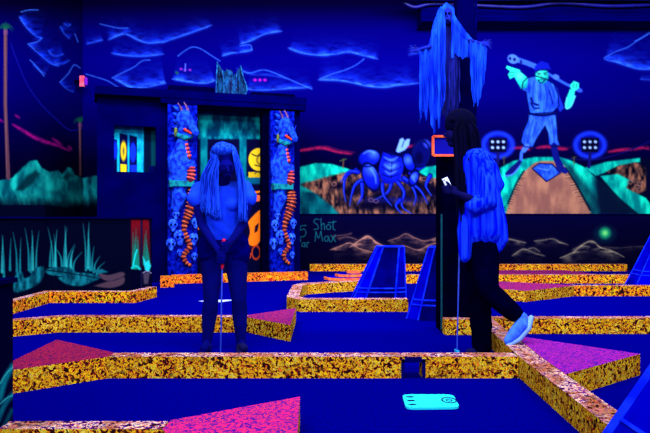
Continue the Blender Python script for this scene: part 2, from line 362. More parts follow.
# hills, ids
turq = mountain_col((14,236,186), (0,120,118), 3, 6); turq_d = mountain_col((6,130,130), (0,40,60), 4, 8); tan = mountain_col((150,96,72), (4,4,20), 8, 3.0); dk = (4,2,26)
bk.poly([(292,172),(300,167),(316,163),(332,164),(346,168),(356,172),(360,190),(330,220),(292,220)], turq, .8, 1)
bk.poly([(292,190),(320,192),(336,200),(345,208),(350,220),(292,220)], turq_d, 2, 1)
bk.poly([(300,184),(322,178),(345,172),(362,172),(420,176),(446,178),(446,220),(345,220),(332,206),(316,194)], tan, 1.2, 2, ns=1)
for x, y, rx, ry in ((352,192,10,5),(338,186,8,3.5),(380,200,14,7),(425,190,16,6),(400,207,14,4),(366,205,8,4)): bk.ell(x, y, rx, ry, dk, soft=2, a=.9)
for x, y, rx, ry in ((360,186,10,6),(390,190,16,6),(372,206,18,4),(345,200,7,4),(412,196,12,6),(436,196,6,5),(420,184,8,3)): bk.ell(x, y, rx, ry, (3,2,30), soft=2.5, a=.75, ns=1)
bk.poly([(418,172),(426,167),(440,165),(446,166),(446,178),(430,178)], turq, .8, 3)
for x, y in ((371,200),(376,201),(424,179),(430,181),(436,180),(345,178),(334,184)): bk.ell(x, y, 2.2, 1.7, (150,100,90), a=.8, ring=.8)
bk.stroke([(343,168),(343.5,159)], 1, (110,80,50)); bk.stroke([(340,161),(346,159)], 1, (60,80,40))
bk.poly([(76,178),(84,178),(92,176),(104,175),(120,180),(120,208),(76,208)], mountain_col((14,150,150),(0,50,66),41,5), .8, 19)
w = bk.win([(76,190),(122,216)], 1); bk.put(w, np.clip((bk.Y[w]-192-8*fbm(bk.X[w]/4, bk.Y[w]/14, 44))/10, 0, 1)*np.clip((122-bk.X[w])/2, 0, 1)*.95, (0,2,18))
# beetle monster
bl = (8,22,205); bd = (2,6,110); bh = (60,110,255)
def leg(pts, w_): w_ = w_*1.25; bk.stroke(pts, w_+1.8, (1,1,40), .6, 10, taper=True); bk.stroke(pts, w_, bl, .6, 10, taper=True); bk.stroke([(p[0]-.5,p[1]-.5) for p in pts], .6, bh, .5, a=.6)
for pts in [[(356,170),(346,176),(344,190),(346,202)], [(366,178),(356,184),(352,194),(350,206)], [(396,180),(404,192),(402,206),(412,214)], [(398,178),(410,184),(416,196),(414,206)], [(392,180),(388,192),(376,200)], [(362,184),(362,196),(358,204)], [(400,200),(396,206),(402,214)], [(358,172),(348,172),(341,182)], [(404,178),(420,190),(428,204)], [(430,176),(426,186),(432,196)], [(382,184),(384,196),(392,206)]]: leg(pts, 3.0)
def shade(cx, cy, r, hi=bh, lo=bd, mid=bl):
    def f(X, Y):
        d = np.clip(np.hypot(X-cx, Y-cy)/r, 0, 1)[...,None]; return np.where(d < .4, np.array(hi)*(1-d/.4)+np.array(mid)*(d/.4), np.array(mid)*(1-(d-.4)/.6)+np.array(lo)*((d-.4)/.6))
    return f
bk.ell(369,158,11.5,8.5, shade(374,153,20), -15, id=10); bk.ell(371,177,8,14.5, shade(372,168,26), -22, id=10)
bk.poly([(383,152),(396,156),(403,158),(403,170),(399,180),(388,184),(381,180),(379,168)], shade(392,166,22), .7, 10, sp=True)
for pts in [[(384,160),(392,163),(400,160)], [(382,167),(391,171),(401,167)], [(382,174),(390,177),(399,174)], [(392,162),(391,178)], [(388,153),(396,158),(402,157)]]: bk.stroke(pts, 1, (2,4,70), .5)
bk.ell(409,162,5.5,10, shade(408,160,16), -20, id=10)
bk.ell(414,178,4.5,8, shade(414,176,14), 20, id=10); bk.ell(421,154,8.5,13, (4,6,84), 8, id=10); bk.ell(421,154,8.5,13, (30,60,240), 8, ring=1.2, a=.7); bk.ell(427,144,3,4, (50,80,240), -30, soft=1.5, a=.8); bk.ell(419,158,4,6,(2,2,50), soft=1.5)
bk.stroke([(424,166),(416,170),(410,173)], 3, bl, .6, 10)
bk.poly([(396,151),(398,145),(400,139),(403,138),(405,141),(407,139),(410,139),(409,145),(405,150),(398,153)], (110,160,250), .5, 11); bk.stroke([(404,141),(402,147)], .8, (10,20,120)); bk.stroke([(390,152),(398,154),(408,152)], 2.5, (2,4,60))
bk.ell(394,200,30,2.6, (10,20,150), soft=2, a=.4)
# green shore and pitching path
bk.poly([(500,215),(500,168),(513,161),(535,157),(560,157),(572,161),(584,167),(596,178),(610,190),(630,204),(640,215)], turq, .8, 4)
bk.poly([(562,160),(572,166),(584,182),(600,200),(600,215),(590,215)], (4,30,50), 2.5, None, a=.7)
bk.poly([(596,176),(610,174),(624,166),(640,158),(655,160),(655,215),(600,215)], (3,6,34), 2, 4, a=.9)
bk.poly([(584,168),(592,166),(606,162),(622,160),(640,158),(640,162),(618,166),(606,172),(596,176)], turq, .8, 5)
bk.poly([(606,172),(618,166),(636,162),(646,168),(646,190),(634,196),(626,190),(628,182),(620,176)], tan, 1, 6)
bk.poly([(600,176),(618,174),(630,180),(626,188),(634,192),(646,198),(656,212),(656,217),(640,215),(622,200),(612,190)], turq, .8, 5)
bk.poly([(594,178),(606,184),(614,196),(624,208),(628,216),(600,216),(596,200)], (4,14,40), 3, None, a=.85)
for x, y in ((630,182),(634,180),(640,184),(637,187)): bk.ell(x, y, 2.2, 1.8, (140,100,90), a=.8, ring=.8)
path = mountain_col((168,114,88), (128,82,72), 12, 7)
bk.poly([(504,220),(508,206),(516,186),(524,172),(534,163),(542,161),(560,161),(568,170),(578,188),(592,215),(594,220)], path, .6, 7)
for i in range(18):
    t = i/17; x = 524-t*20; y = 172+t*40+random.random(); bk.stroke([(x-2,y),(x+1+4*random.random(),y+1)], 1.1, (10,10,30), .5, a=.8, sp=False, taper=True)
    x = 566+t*26; bk.stroke([(x+2,y),(x-1-4*random.random(),y+1)], 1.1, (10,10,30), .5, a=.8, sp=False, taper=True)
bk.stroke([(524,171),(516,184),(508,204)], 1.4, (6,10,30), .6); bk.stroke([(566,168),(576,184),(590,210)], 1.6, (6,10,30), .6)
# stadium lights
for cx, cy, id_ in ((498,145,8),(590,145,9)):
    bk.ell(cx, cy, 16, 13, (10,22,190), soft=3, a=.8); bk.ell(cx, cy, 14.5, 12, (24,60,250), soft=1.6, ring=3, a=.8); bk.ell(cx, cy, 10, 8, (2,3,60), soft=2.5, a=.9)
    bk.stroke([(cx+.5,cy+5),(cx-1,cy+22)], 3, (14,14,90), .6, id_); bk.poly([(cx-9,cy-7),(cx+9,cy-7),(cx+8,cy+7),(cx-8,cy+7)], (4,4,34), .7, id_)
    for j in (-3.2,2.6):
        for i in (-5.5,0,5.5): bk.ell(cx+i, cy+j, 1.5, 1.4, (150,190,255))
for x in (504,574): bk.stroke([(x,164),(x,157)], 1, (70,70,40)); bk.stroke([(x-2,158),(x+2,157)], 1, (50,60,40))
# baseball player (ids 12 skin,13 shirt,14 trousers,15 boots,16 club of bones,17 home plate,18 cap)
sk = (40,236,190); sb = (40,104,250)
PLT = [(532.4,168.5),(539,163.6),(552,164),(560.5,173),(546.5,181.5)]; bk.poly(PLT, mountain_col((50,110,255),(14,50,200),20,3), .6, 17); bk.stroke(PLT+PLT[:1], 1.3, (2,4,60), .5, sp=False); bk.stroke([(538,168),(548,170),(551,166)], .8, (110,160,255), a=.7)
bk.stroke([(537,67),(552,76),(566,84),(577,89)], 2.6, (40,90,225), .6, 16); bk.stroke([(518,60),(527,63),(537,67)], 5, (50,100,225), .6, 16, ns=.15)
bk.ell(513,59,5.6,4.6, (70,120,235), 20, id=16); bk.ell(510,58.5,1.3,1.5,(4,8,70)); bk.ell(514.5,59.5,1.4,1.6,(4,8,70)); bk.ell(556,77,3.4,2.6,(60,110,235),20,id=16); bk.ell(521,62,1,2,(6,10,90)); bk.ell(579,90,3.6,2.2,(40,80,220),20,id=16)
bk.poly([(544,86),(552,82),(557,88),(561,100),(564,108),(560,112),(556,104),(552,108),(548,100)], (16,44,190), .7, 13)
bk.poly([(527,78),(536,76),(546,79),(554,84),(558,94),(559,106),(553,112),(548,114),(530,114),(528,104),(526,92),(522,90),(523,82)], mountain_col((44,108,246),(16,48,200),21,4), .6, 13)
bk.stroke([(536,80),(538,112)], .8, (90,150,255), a=.6); bk.stroke([(531,98),(533,103),(538,105)], 2, (2,6,70)); bk.stroke([(531,103),(534,108),(539,108)], 1.6, (2,6,70)); bk.stroke([(549,90),(553,104)], 1.2, (6,16,110))
bk.poly([(515,69),(522,73),(528,78),(527,88),(521,89),(516,80),(512,72)], shade(520,76,14,(90,255,215),(10,120,140),(30,225,185)), .6, 20)
bk.poly([(506,68),(507,65.5),(511,67),(519,69.5),(521,71),(516,73),(514,77),(510,79),(508,75),(510,71)], sk, .5, 20); bk.stroke([(510,73),(515,72)], .7, (6,90,90)); bk.stroke([(509,76),(514,75)], .7, (6,90,90))
bk.ell(542,76,6.6,8, shade(540,74,11,(80,250,205),(8,110,130),(30,220,180)), id=12); bk.poly([(534,73),(535,66),(541,61),(548,63),(551,70),(547,69),(540,70),(535,73)], (10,22,170), .6, 18); bk.stroke([(533,73),(540,70),(549,70)], 1.4, (4,8,90), .5, 18)
bk.ell(539,74.6,1.0,.6,(4,30,60)); bk.ell(545.2,74.3,1.0,.6,(4,30,60)); bk.stroke([(539,80),(542,79.6),(545,80)], .9, (4,70,90)); bk.stroke([(542,75),(540.8,77.5),(542.4,78)], .7, (10,110,100)); bk.stroke([(537,73),(541,73.4)], .8, (2,50,80)); bk.stroke([(543.5,73.2),(547,72.5)], .8, (2,50,80))
bk.poly([(570,85),(574,81),(579,83),(579,88),(575,91),(571,89)], sk, .6, 21); bk.poly([(570,89),(575,90),(574,97),(571,105),(567,109),(565,104),(567,97)], sk, .6, 21); bk.stroke([(574,84),(573,88)], .7, (6,100,100)); bk.stroke([(576.5,84),(576,88)], .7, (6,100,100))
bk.stroke([(567,98),(566,108),(571,106),(575,96)], 1.4, (80,230,240), .5, 21)
bk.poly([(529,113),(556,113),(557,126),(558,140),(560,145),(552,147),(549,144),(548,133),(545,126),(541,132),(536,140),(533,147),(525,147),(521,142),(523,132),(528,121)], mountain_col((54,118,244),(24,64,215),22,4), .6, 14)
bk.stroke([(529,113.5),(542,115.5),(556,113.5)], 2.4, (3,8,80), .5, 14); bk.stroke([(528,147),(522,152),(521,160)], 3, (50,100,240), .5, 16); bk.stroke([(527,146),(524,150)], 5, (60,110,240), .6, 14)
bk.stroke([(554,146),(556,157),(560,165)], 6.5, (8,14,110), .6, 22)
bk.poly([(519,160),(522,161),(519,168),(513,174),(506,177),(505,173),(511,167)], (10,14,96), .6, 15); bk.stroke([(505,176),(513,174),(520,166)], 1.2, (70,120,240), .5)
bk.poly([(555,162),(561,164),(569,171),(566,174),(557,171)], (10,18,110), .6, 22)
def outl(pts, w_=1.1, c_=(0,4,56), sp=False): bk.stroke(list(pts)+[pts[0]], w_, c_, .5, sp=sp, a=.9)
outl([(527,78),(536,76),(546,79),(554,84),(558,94),(559,106),(553,112),(530,114),(528,104),(526,92),(522,90),(523,82)])
outl([(529,114),(556,114),(557,126),(558,140),(560,145),(552,147),(549,144),(548,133),(545,126),(541,132),(536,140),(533,147),(525,147),(521,142),(523,132),(528,121)])
for p_ in ([(533,120),(529,134),(527,143)], [(543,118),(542,126)], [(552,120),(554,134),(554,143)], [(537,122),(533,136)]): bk.stroke(p_, 1, (10,36,170), .7, a=.8)
for p_ in ([(534,82),(533,96),(534,110)], [(545,84),(547,98),(546,110)], [(551,86),(555,98)], [(540,84),(541,100)], [(529,84),(529,92)]): bk.stroke(p_, 1.1, (8,30,150), .8, a=.8)
bk.stroke([(545,80),(541,83),(538,80)], 1, (2,10,90))
# outlines and highlights on the beetle
for a_ in ((369,158,11.5,8.5,-15),(371,177,8,14.5,-22),(409,162,5.5,10,-20),(414,178,4.5,8,20),(421,154,8.5,13,8)): bk.ell(a_[0],a_[1],a_[2],a_[3],(0,2,50),a_[4],soft=.6,ring=1.4)
for p_ in ([(363,154),(369,151),(375,153)], [(370,168),(375,176),(376,184)], [(384,157),(391,160),(398,157)], [(384,164),(390,168),(396,165)], [(385,171),(390,174),(396,171)], [(412,176),(415,182)]): bk.stroke(p_, 1.5, (90,150,255), .9, taper=2, a=.7)
def T(name, label, cat, loc, group=None): return thing(name, label, cat, loc, group)
def bp(px, py): return P(px, py, YB)
t_pl = T('painted_baseball_player', 'painted blue baseball player mural figure pointing, with a bone club across his shoulders', 'mural figure', bp(542,170))
t_be = T('painted_beetle', 'painted blue beetle monster with round shell plates and thin legs above dark rocks', 'mural figure', bp(385,210))
t_l1 = T('painted_stadium_light', 'painted stadium light with six bulbs in a blue halo, just right of the striped-shirt woman', 'mural figure', bp(498,165), 'painted stadium lights')
t_l2 = T('painted_stadium_light', 'painted stadium light with six bulbs in a blue halo, right of the baseball player', 'mural figure', bp(590,165), 'painted stadium lights')
t_h1 = T('painted_hill', 'painted turquoise hill and brown rocks behind the beetle monster', 'mural hill', bp(350,214), 'painted mural hills')
t_h2 = T('painted_hill', 'painted turquoise hill around the tan pitching path under the baseball player', 'mural hill', bp(545,214), 'painted mural hills')
t_h3 = T('painted_hill', 'painted turquoise riverbank winding round brown rocks at the far right of the mural', 'mural hill', bp(630,214), 'painted mural hills')
t_h4 = T('painted_hill', 'short dim turquoise hill between the left room corner and the booth', 'mural hill', bp(90,206), 'painted mural hills')
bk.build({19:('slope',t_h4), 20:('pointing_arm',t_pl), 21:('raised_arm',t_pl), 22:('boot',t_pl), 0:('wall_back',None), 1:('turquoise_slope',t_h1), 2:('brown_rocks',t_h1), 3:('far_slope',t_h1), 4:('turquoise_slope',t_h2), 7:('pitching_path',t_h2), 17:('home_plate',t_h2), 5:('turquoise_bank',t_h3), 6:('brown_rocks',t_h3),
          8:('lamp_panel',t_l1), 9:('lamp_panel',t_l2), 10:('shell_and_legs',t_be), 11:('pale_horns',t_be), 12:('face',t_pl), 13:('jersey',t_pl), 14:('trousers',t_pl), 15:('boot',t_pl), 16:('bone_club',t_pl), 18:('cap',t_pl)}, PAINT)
tag(bpy.data.objects['wall_back'], 'night sky back wall with painted blue clouds and lightning', kind='structure')
bm = bmesh.new(); add_box(bm, XL-.2, XR+.1, YB+.02, YB+.2, -.1, ZC+.1); tag(finish(bm, 'wall_backing', M['black']), kind='structure')

# --- lower back wall
YL = YB-.06
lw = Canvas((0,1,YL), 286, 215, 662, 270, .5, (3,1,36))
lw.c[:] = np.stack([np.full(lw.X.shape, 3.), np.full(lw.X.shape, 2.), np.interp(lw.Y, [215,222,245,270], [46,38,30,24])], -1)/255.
def ridge(pts, depth, col, a, seed): lw.glow(pts, depth, col, a, False, .7, col, seed=seed)
tn = (176,120,100)
for pts, dp, a, sd in [([(330,250),(341,246),(350,243),(360,249),(372,252)], 3, 1, 1), ([(350,247),(360,240),(368,236),(376,242),(386,247),(398,249)], 5, 1.2, 2), ([(338,239),(348,237),(358,240)], 2, .5, 3), ([(388,241),(398,238),(406,234),(415,238),(426,241),(441,236)], 4, .8, 4), ([(392,248),(404,246),(418,250),(432,244),(446,242)], 3.4, .8, 5), ([(332,236),(345,235),(352,233)], 2, .4, 6)]: ridge(pts, dp, tn, a, sd)
gr = (150,140,110)
for pts, dp, a, sd in [([(497,240),(508,239),(518,241),(526,243)], 2.5, .8, 7), ([(512,256),(519,251),(525,249),(534,253),(545,256)], 2.5, .7, 8), ([(528,249),(534,248),(540,252)], 2, .6, 9), ([(534,241),(544,240),(553,239),(560,242),(568,245)], 2.4, .7, 10), ([(560,258),(572,253),(582,245),(592,241),(600,247),(612,251),(624,257)], 4.5, 1, 11), ([(572,250),(582,246),(590,247)], 2.5, .5, 12), ([(604,247),(620,248),(632,247),(655,246)], 2, .3, 13)]: ridge(pts, dp, gr, a, sd)
lw.ell(605,234,9,7.5,(4,60,70),soft=4,a=.6); lw.ell(605,233,5.6,5.6,(20,140,90),soft=1.8,id=1); lw.ell(605,233,2.4,2.4,(110,220,110),soft=1.5)
tx = (16,110,120)
TI = [1]
def txt(list_):
    TI[0] += 1
    for s_ in list_: lw.stroke(s_, .8, tx, .45, TI[0], a=.9)
txt([[(306,225.5),(301,226),(300.5,230),(304,229),(306,232),(304.5,236),(300.5,237)]]); txt([[(298,247),(297.6,240),(300,238.5),(300.5,241.5),(298,242)], [(304.5,243),(302.5,243),(302,246),(304.5,246),(305,243),(305,247)], [(307,247),(307,243),(309,242.5)]])
txt([[(319,219.5),(315.5,219),(314,222),(317.5,225),(318,228.5),(314,229.5)], [(321,218.5),(321.5,229.5)], [(321.5,225),(324,223.5),(324.5,229.5)], [(329,224.5),(326.6,226),(327,229),(330,229),(330.5,226),(329,224.5)], [(333.5,221),(333,228),(335,230)], [(328.5,222.5),(332,222.5),(336,221.5)]])
txt([[(315,241),(316,232)], [(316,232),(318.5,238),(321,231.5)], [(321,231.5),(322.5,241)], [(328,236),(325,237),(324.8,240.5),(327.5,241),(328.5,236.5),(329.5,241.5)], [(331,235.5),(335.5,241.5)], [(335.5,235),(331,242)]])
mo = T('painted_moon', 'small painted green glowing moon on the lower right wall', 'mural figure', P(605,238,YL))
tw = T('wall_lettering', 'handwritten teal lettering 5 Par Shot Max right of the doorway', 'lettering', P(316,248,YL))
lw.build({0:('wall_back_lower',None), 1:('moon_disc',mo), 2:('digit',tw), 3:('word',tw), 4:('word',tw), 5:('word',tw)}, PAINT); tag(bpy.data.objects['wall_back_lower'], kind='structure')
bm = bmesh.new(); add_box(bm, -1.2, XR, YL+.005, YB-.001, 0, 1.045); tag(finish(bm, 'wall_back_lower_core', M['navy']), kind='structure')
bm = bmesh.new(); add_box(bm, -1.2, XR, YL-.03, YB-.002, 1.046, 1.07); tag(finish(bm, 'trim_1', M['navy']), kind='structure')

# --- left wall mural
lf = Canvas((1,0,XL), -60, -28, 83, 252, .7, (0,0,60)); sky(lf)
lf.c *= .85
for pts, dep, a, sd in [([(19,16),(24,24),(31,32),(38,37),(42,38)], 4, .95, 31), ([(28,44),(35,50),(44,58),(52,64),(60,66)], 4.5, .95, 32), ([(48,50),(54,56),(64,54)], 3, .8, 33), ([(33,64),(39,70),(46,74)], 3.5, .7, 34), ([(60,26),(64,33),(70,39)], 3, .8, 35), ([(63,23),(68,26),(71,24)], 2, .6, 36), ([(60,82),(66,88),(74,92)], 3, .7, 37), ([(54,62),(62,64),(70,60)], 3, .6, 38)]:
    lf.glow(pts, dep*1.7, cb2, a, True, 0, cb, seed=sd); lf.glow(pts, dep*.35, cb, a*.7, True, .5, cb, seed=sd+9)
for pts in [[(21,12),(29,10),(38,10)], [(42,38),(37,42),(28,44)], [(60,82),(68,74),(74,65),(80,68)], [(75,34),(78,42)], [(30,60),(36,66),(44,76)]]: lf.stroke(pts, 1.1, cb, .5, a=.75, ns=.3)
lf.stroke([(11,44),(16,58),(26,82),(40,103),(56,119),(70,130),(83,128)], .9, (14,20,150), .5, a=.8)
for pts, w_ in [([(12,124),(22,130),(34,137),(46,142),(56,145),(70,151)], 4.5), ([(52,138),(62,145)], 3), ([(15,115),(20,118)], 2), ([(-30,110),(-6,118),(4,122)], 3), ([(68,146),(72,150)], 3)]: lf.stroke(pts, w_*.8, (150,10,110), 1.2, taper=2, ns=.8)
lf.poly([(-70,190),(-40,176),(-20,184),(0,180),(12,178),(22,168),(30,161),(37,160),(42,168),(50,172),(58,170),(62,174),(68,167),(72,168),(75,175),(84,178),(84,206),(70,208),(50,206),(30,206),(10,205),(0,206),(-70,216)], mountain_col((18,190,170),(0,72,84),40,7), .8, 1, ns=.4)
lf.poly([(16,190),(26,177),(36,170),(40,174),(34,182),(24,190)], (2,34,44), 1.6, None, a=.85); lf.poly([(62,178),(69,172),(74,176),(66,180)], (2,40,50), 1.4, None, a=.7)
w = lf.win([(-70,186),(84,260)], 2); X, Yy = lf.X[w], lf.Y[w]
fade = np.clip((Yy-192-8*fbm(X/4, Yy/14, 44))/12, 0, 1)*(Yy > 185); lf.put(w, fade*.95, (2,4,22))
for x, y0, y1, wd in ((5.5,30,178,4.2),(80,123,175,2.6)):
    lf.stroke([(x,y0),(x-.3 if x < 50 else x,(y0+y1)/2),(x+3 if x < 50 else x,y1)], wd*.85, (88,52,66), .6, 2 if x < 50 else 3, sp=False); lf.stroke([(x-.7,y0),(x+1,y1)], .7, (160,110,110), .5, a=.6, sp=False)
    for k in range(9):
        a_ = math.pi*(k/8)*1.1-.1; r = (8 if x < 50 else 6)*(.7+.5*random.random()); lf.stroke([(x,y0-1),(x-r*.6*math.cos(a_),y0-3-r*.6*math.sin(a_)),(x-r*math.cos(a_),y0-r*.5*math.sin(a_)+1)], 1.5, (10,80,60), .6, 2 if x < 50 else 3, taper=True)
    lf.ell(x, y0+2, 2.2, 3, (110,60,110), a=.6)
tm = T('painted_mountains', 'painted turquoise mountain range low on the left wall', 'mural hill', P(40,206,9.24), 'painted mural hills')
tp1 = T('painted_palm_tree', 'tall painted palm tree with brown trunk at the far left', 'mural figure', P(6,178,9.4), 'painted palm trees')
tp2 = T('painted_palm_tree', 'small painted palm tree with thin trunk beside the room corner', 'mural figure', P(80,175,12.2), 'painted palm trees')
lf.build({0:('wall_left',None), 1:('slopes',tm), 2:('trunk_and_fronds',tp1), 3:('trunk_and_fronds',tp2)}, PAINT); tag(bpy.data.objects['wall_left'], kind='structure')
bm = bmesh.new(); add_box(bm, XL-.2, XL-.01, -1.5, YB+.2, -.1, ZC+.1); tag(finish(bm, 'wall_left_backing', M['black']), kind='structure')
# the hills run on across the corner behind the booth
# --- beam, pipes
bm = bmesh.new(); add_box(bm, 1.75, XR, 11.8, YB-.01, 4.56, ZC-.001); tag(finish(bm, 'trim_2', M['beam']), kind='structure')
def pipe(name, pts, r, m, label, n=14, cat='pipe', group=None):
    bm = bmesh.new(); add_tube(bm, spline(pts, 6), r, n); o = finish(bm, name, m, smooth=True); return tag(o, label, cat, group)
pipe('ceiling_pipe', [P(402,1,11.7),P(414,7,11.7),P(430,4,11.7),P(455,4,11.7),P(520,7,11.7),P(560,3,11.7),P(610,6,11.7),P(665,4,11.7)], .03, M['pipe'], 'wavy blue cable pipe running along the high beam', group=None)
pipe('ceiling_duct', [P(395,-3,11.5),P(470,-2,11.5),P(560,-3,11.5),P(670,-2,11.5)], .05, M['pipe'], 'straight blue pipe above the wavy one at the top edge')
# exit sign in corner
t = thing('corner_sign', 'small glowing pink box sign mounted in the left room corner', 'sign', P(81,86,11.9)); bm = bmesh.new()
a, b = P(79.3,75.5,11.95), P(84,86.5,11.95); add_box(bm, a.x, b.x, a.y, a.y+.06, b.z, a.z); finish(bm, 'sign_box', M['sign_red'], t, bevel=.006)
bm = bmesh.new(); add_box(bm, a.x-.14, a.x, a.y+.02, a.y+.05, b.z+.08, b.z+.12); finish(bm, 'bracket', M['black'], t)
bm = bmesh.new(); add_tube(bm, [P(86,79,11.95),P(86,84,11.95)], .03, 12); finish(bm, 'side_lamp', mat('violet_lens', C(120,20,200)), t, True)

# ---------------------------------------------------------------- low partition on the left
XA = -3.27; pA, pB, pC, pD = (XA,5.2), (XA,7.6), (-2.28,7.6), (-2.195,8.25); ZT = .965
part = thing('partition_wall', 'low dark partition painted with teal seaweed and lying figures, behind the left curb', 'partition', (-2.8,7.6,0))
grass = (16,150,150); gd = (4,60,78)
def reeds(cv, specs, col):
    for x, y0, y1, lean in specs:
        m_ = (x+lean*.2, (y0+y1)/2); cv.stroke([(x,y1),m_,(x+lean,y0)], 2.6, col, .6, taper=True, a=.8, ns=.25)
ca = Canvas((1,0,XA), -55, 205, 45, 335, .6, (2,4,26)); cbb = Canvas((0,1,7.6), 45, 218.5, 130, 303, .6, (2,4,26))
for cv in (ca, cbb):
    reeds(cv, [(4,235,278,-2),(-12,230,280,2),(-25,228,285,-2),(10,238,270,1),(17,232,272,-4),(20,238,274,1),(29,228,270,-4),(31,236,272,2),(36,231,270,3),(53,228,268,-5),(56,234,268,-2),(50,240,266,2),(64,227,266,3),(67,244,268,8),(70,246,266,5),(62,246,266,-8),(73,252,270,9),(86,223,270,-3),(90,232,270,-2),(92,246,270,2),(94,256,272,6),(97,262,274,8)], grass)
    reeds(cv, [(66,226,266,-1),(88,222,268,1),(33,230,270,-1),(55,230,266,2),(2,236,272,1),(71,250,268,2)], (40,190,180))
    tc = mountain_col((14,130,140),(2,50,66),51,3.5)
    cv.poly([(14,280),(16,274),(22,272),(24,278),(30,276),(36,268),(44,267),(43,277),(38,284),(26,290),(14,292)], tc, .8, sp=True)
    cv.poly([(44,270),(56,267),(68,268),(76,272),(70,276),(58,276),(48,274)], tc, .8, sp=True); cv.poly([(58,278),(74,273),(88,273),(100,277),(92,282),(80,286),(66,284)], tc, .8, sp=True)
    cv.poly([(98,272),(108,275),(122,272),(124,276),(110,281),(101,278)], (70,52,66), .7, sp=True); cv.poly([(94,286),(106,282),(116,280),(124,277),(123,284),(110,288)], (70,52,66), .7, sp=True)
    cv.stroke([(44,270),(62,272),(80,275),(98,278)], .9, (2,14,30), .5); cv.poly([(92,270),(102,269),(108,272),(98,274)], (10,100,110), .8)
oa = ca.build({0:('painted_panel',part)}, PAINT); ob = cbb.build({0:('painted_panel',part)}, PAINT)
dx, dy = pD[0]-pC[0], pD[1]-pC[1]; c_ = dy*pC[0]-dx*pC[1]
cc = Canvas((dy,-dx,c_), 130.2, 218.5, 152, 300, .4, (2,3,30))
def redtop(X, Y): return np.stack([np.interp(Y,[219,235,262,275],[120,90,40,4]), np.interp(Y,[219,262],[10,16]), np.full(X.shape,24.)], -1)
cc.poly([(131,219.5),(140.6,219.5),(140.6,268),(131,270)], redtop, .5); cc.poly([(142.4,219.5),(149,219.5),(151,268),(142.4,268)], redtop, .5)
reeds(cc, [(133,232,268,0),(135,236,268,-1),(137,240,268,1),(134,238,268,2),(138.5,236,268,-1),(136,228,268,0),(144,234,264,1),(146,230,264,0),(147.5,240,264,-1),(149,246,266,-2)], (12,150,120))
cc.stroke([(133,266),(135,256),(137,250)], 1.4, (20,230,210)); cc.stroke([(132,268),(136,266),(140,269)], 2.2, (20,200,180)); cc.poly([(142.6,256),(146,262),(149,260),(151,266),(149,272),(145,270)], (30,220,210), .7); cc.stroke([(143,273),(147,271),(151,273)], .9, (170,170,200)); cc.poly([(143,273),(150,272),(148,284),(144,284)], (70,60,80), .8)
cc.stroke([(141.4,216),(141.4,300)], 1.2, (20,20,60), .5, sp=False)
cc.build({0:('end_panel',part)}, PAINT)
def offs(p, q, d):   # push away from the camera side
    v = Vector((q[0]-p[0], q[1]-p[1])); n = Vector((-v.y, v.x)).normalized(); return [(p[0]+n.x*d, p[1]+n.y*d), (q[0]+n.x*d, q[1]+n.y*d)]
bm = bmesh.new()
add_prism(bm, [(XA-.12,5.2),(XA-.004,5.2),(XA-.004,7.604),(pC[0]-.002,7.604),(pD[0]-.006,pD[1]),(pD[0]-.1,pD[1]),(pC[0]-.1,7.72),(XA-.12,7.72)], 0, ZT)
finish(bm, 'partition_core', M['navy'], part)
bm = bmesh.new(); add_prism(bm, [(XA-.14,5.18),(XA+.02,5.18),(XA+.02,7.58),(pC[0]+.02,7.58),(pD[0]+.02,pD[1]),(pD[0]-.12,pD[1]),(pC[0]-.12,7.74),(XA-.14,7.74)], ZT+.001, ZT+.022); finish(bm, 'cap_rail', M['facade'], part)

# near left low wall end
nw = thing('low_wall', 'near end of a low navy wall with teal swirl at the left edge', 'partition', (-1.35,2.3,0))
cn = Canvas((1,0,-1.3), -90, 200, 13, 450, .8, (2,2,40)); 
cn.stroke([(0,398),(5,380),(13,366)], 6, (6,130,140), 1.6, ns=.3); cn.stroke([(-2,420),(5,404),(13,394)], 5, (6,110,125), 1.6, ns=.3); cn.stroke([(-5,440),(4,426),(12,410)], 4, (4,80,100), 1.6, ns=.3); cn.stroke([(0,384),(6,374),(13,367)], 1, (60,220,210), .5); cn.stroke([(0,404),(7,398),(13,395)], 1, (60,220,210), .5)
bmz = .69
Wc = cn.world()[...,2]; cn.id[:] = np.where((Wc < 0) | (Wc > bmz), 9, 0); cn.build({0:('painted_side',nw)}, PAINT)
bm = bmesh.new(); add_box(bm, -1.42, -1.303, 1.7, 2.708, 0, bmz); finish(bm, 'wall_core', M['navy'], nw)
bm = bmesh.new(); add_box(bm, -1.44, -1.285, 1.7, 2.72, bmz+.001, bmz+.02); finish(bm, 'cap_rail', M['facade'], nw)

# ---------------------------------------------------------------- booth / facade (plane Y - s X = c)
S = .318; CF = 11.025; th = math.atan(S)
def fp(px, off=0.0):
    u = (px-CX)/F; c = CF+off*math.sqrt(1+S*S); t = c/(1-S*u); return Vector((u*t, t, 0))
def fz(px, py, off=0.0): return H+(HZ-py)/F*fp(px, off).y
nf = Vector((-math.sin(th), math.cos(th), 0))            # away from the camera
booth = thing('facade_booth', 'dark blue temple booth with a window and a wide doorway', 'booth', tuple(fp(180)))
def fbox(bm, px0, px1, z0, z1, d0, d1, ref=0.0):
    a = fp(px0, ref); b = fp(px1, ref)
    q = [a+nf*d0, b+nf*d0, b+nf*d1, a+nf*d1]; add_prism(bm, [(v.x, v.y) for v in q], z0, z1)
ZR = 2.84; wz0, wz1 = fz(135,172), fz(135,126)
bm = bmesh.new(); fbox(bm, 97, 114, 0, ZR, 0, .1); fbox(bm, 156, 198, 0, ZR, 0, .1); fbox(bm, 114, 156, 0, wz0, 0, .1); fbox(bm, 114, 156, wz1, ZR, 0, .1); fbox(bm, 262, 300, 0, ZR, 0, .1); fbox(bm, 198, 262, fz(230,110), ZR, 0, .1)
finish(bm, 'front_wall', M['facade'], booth)
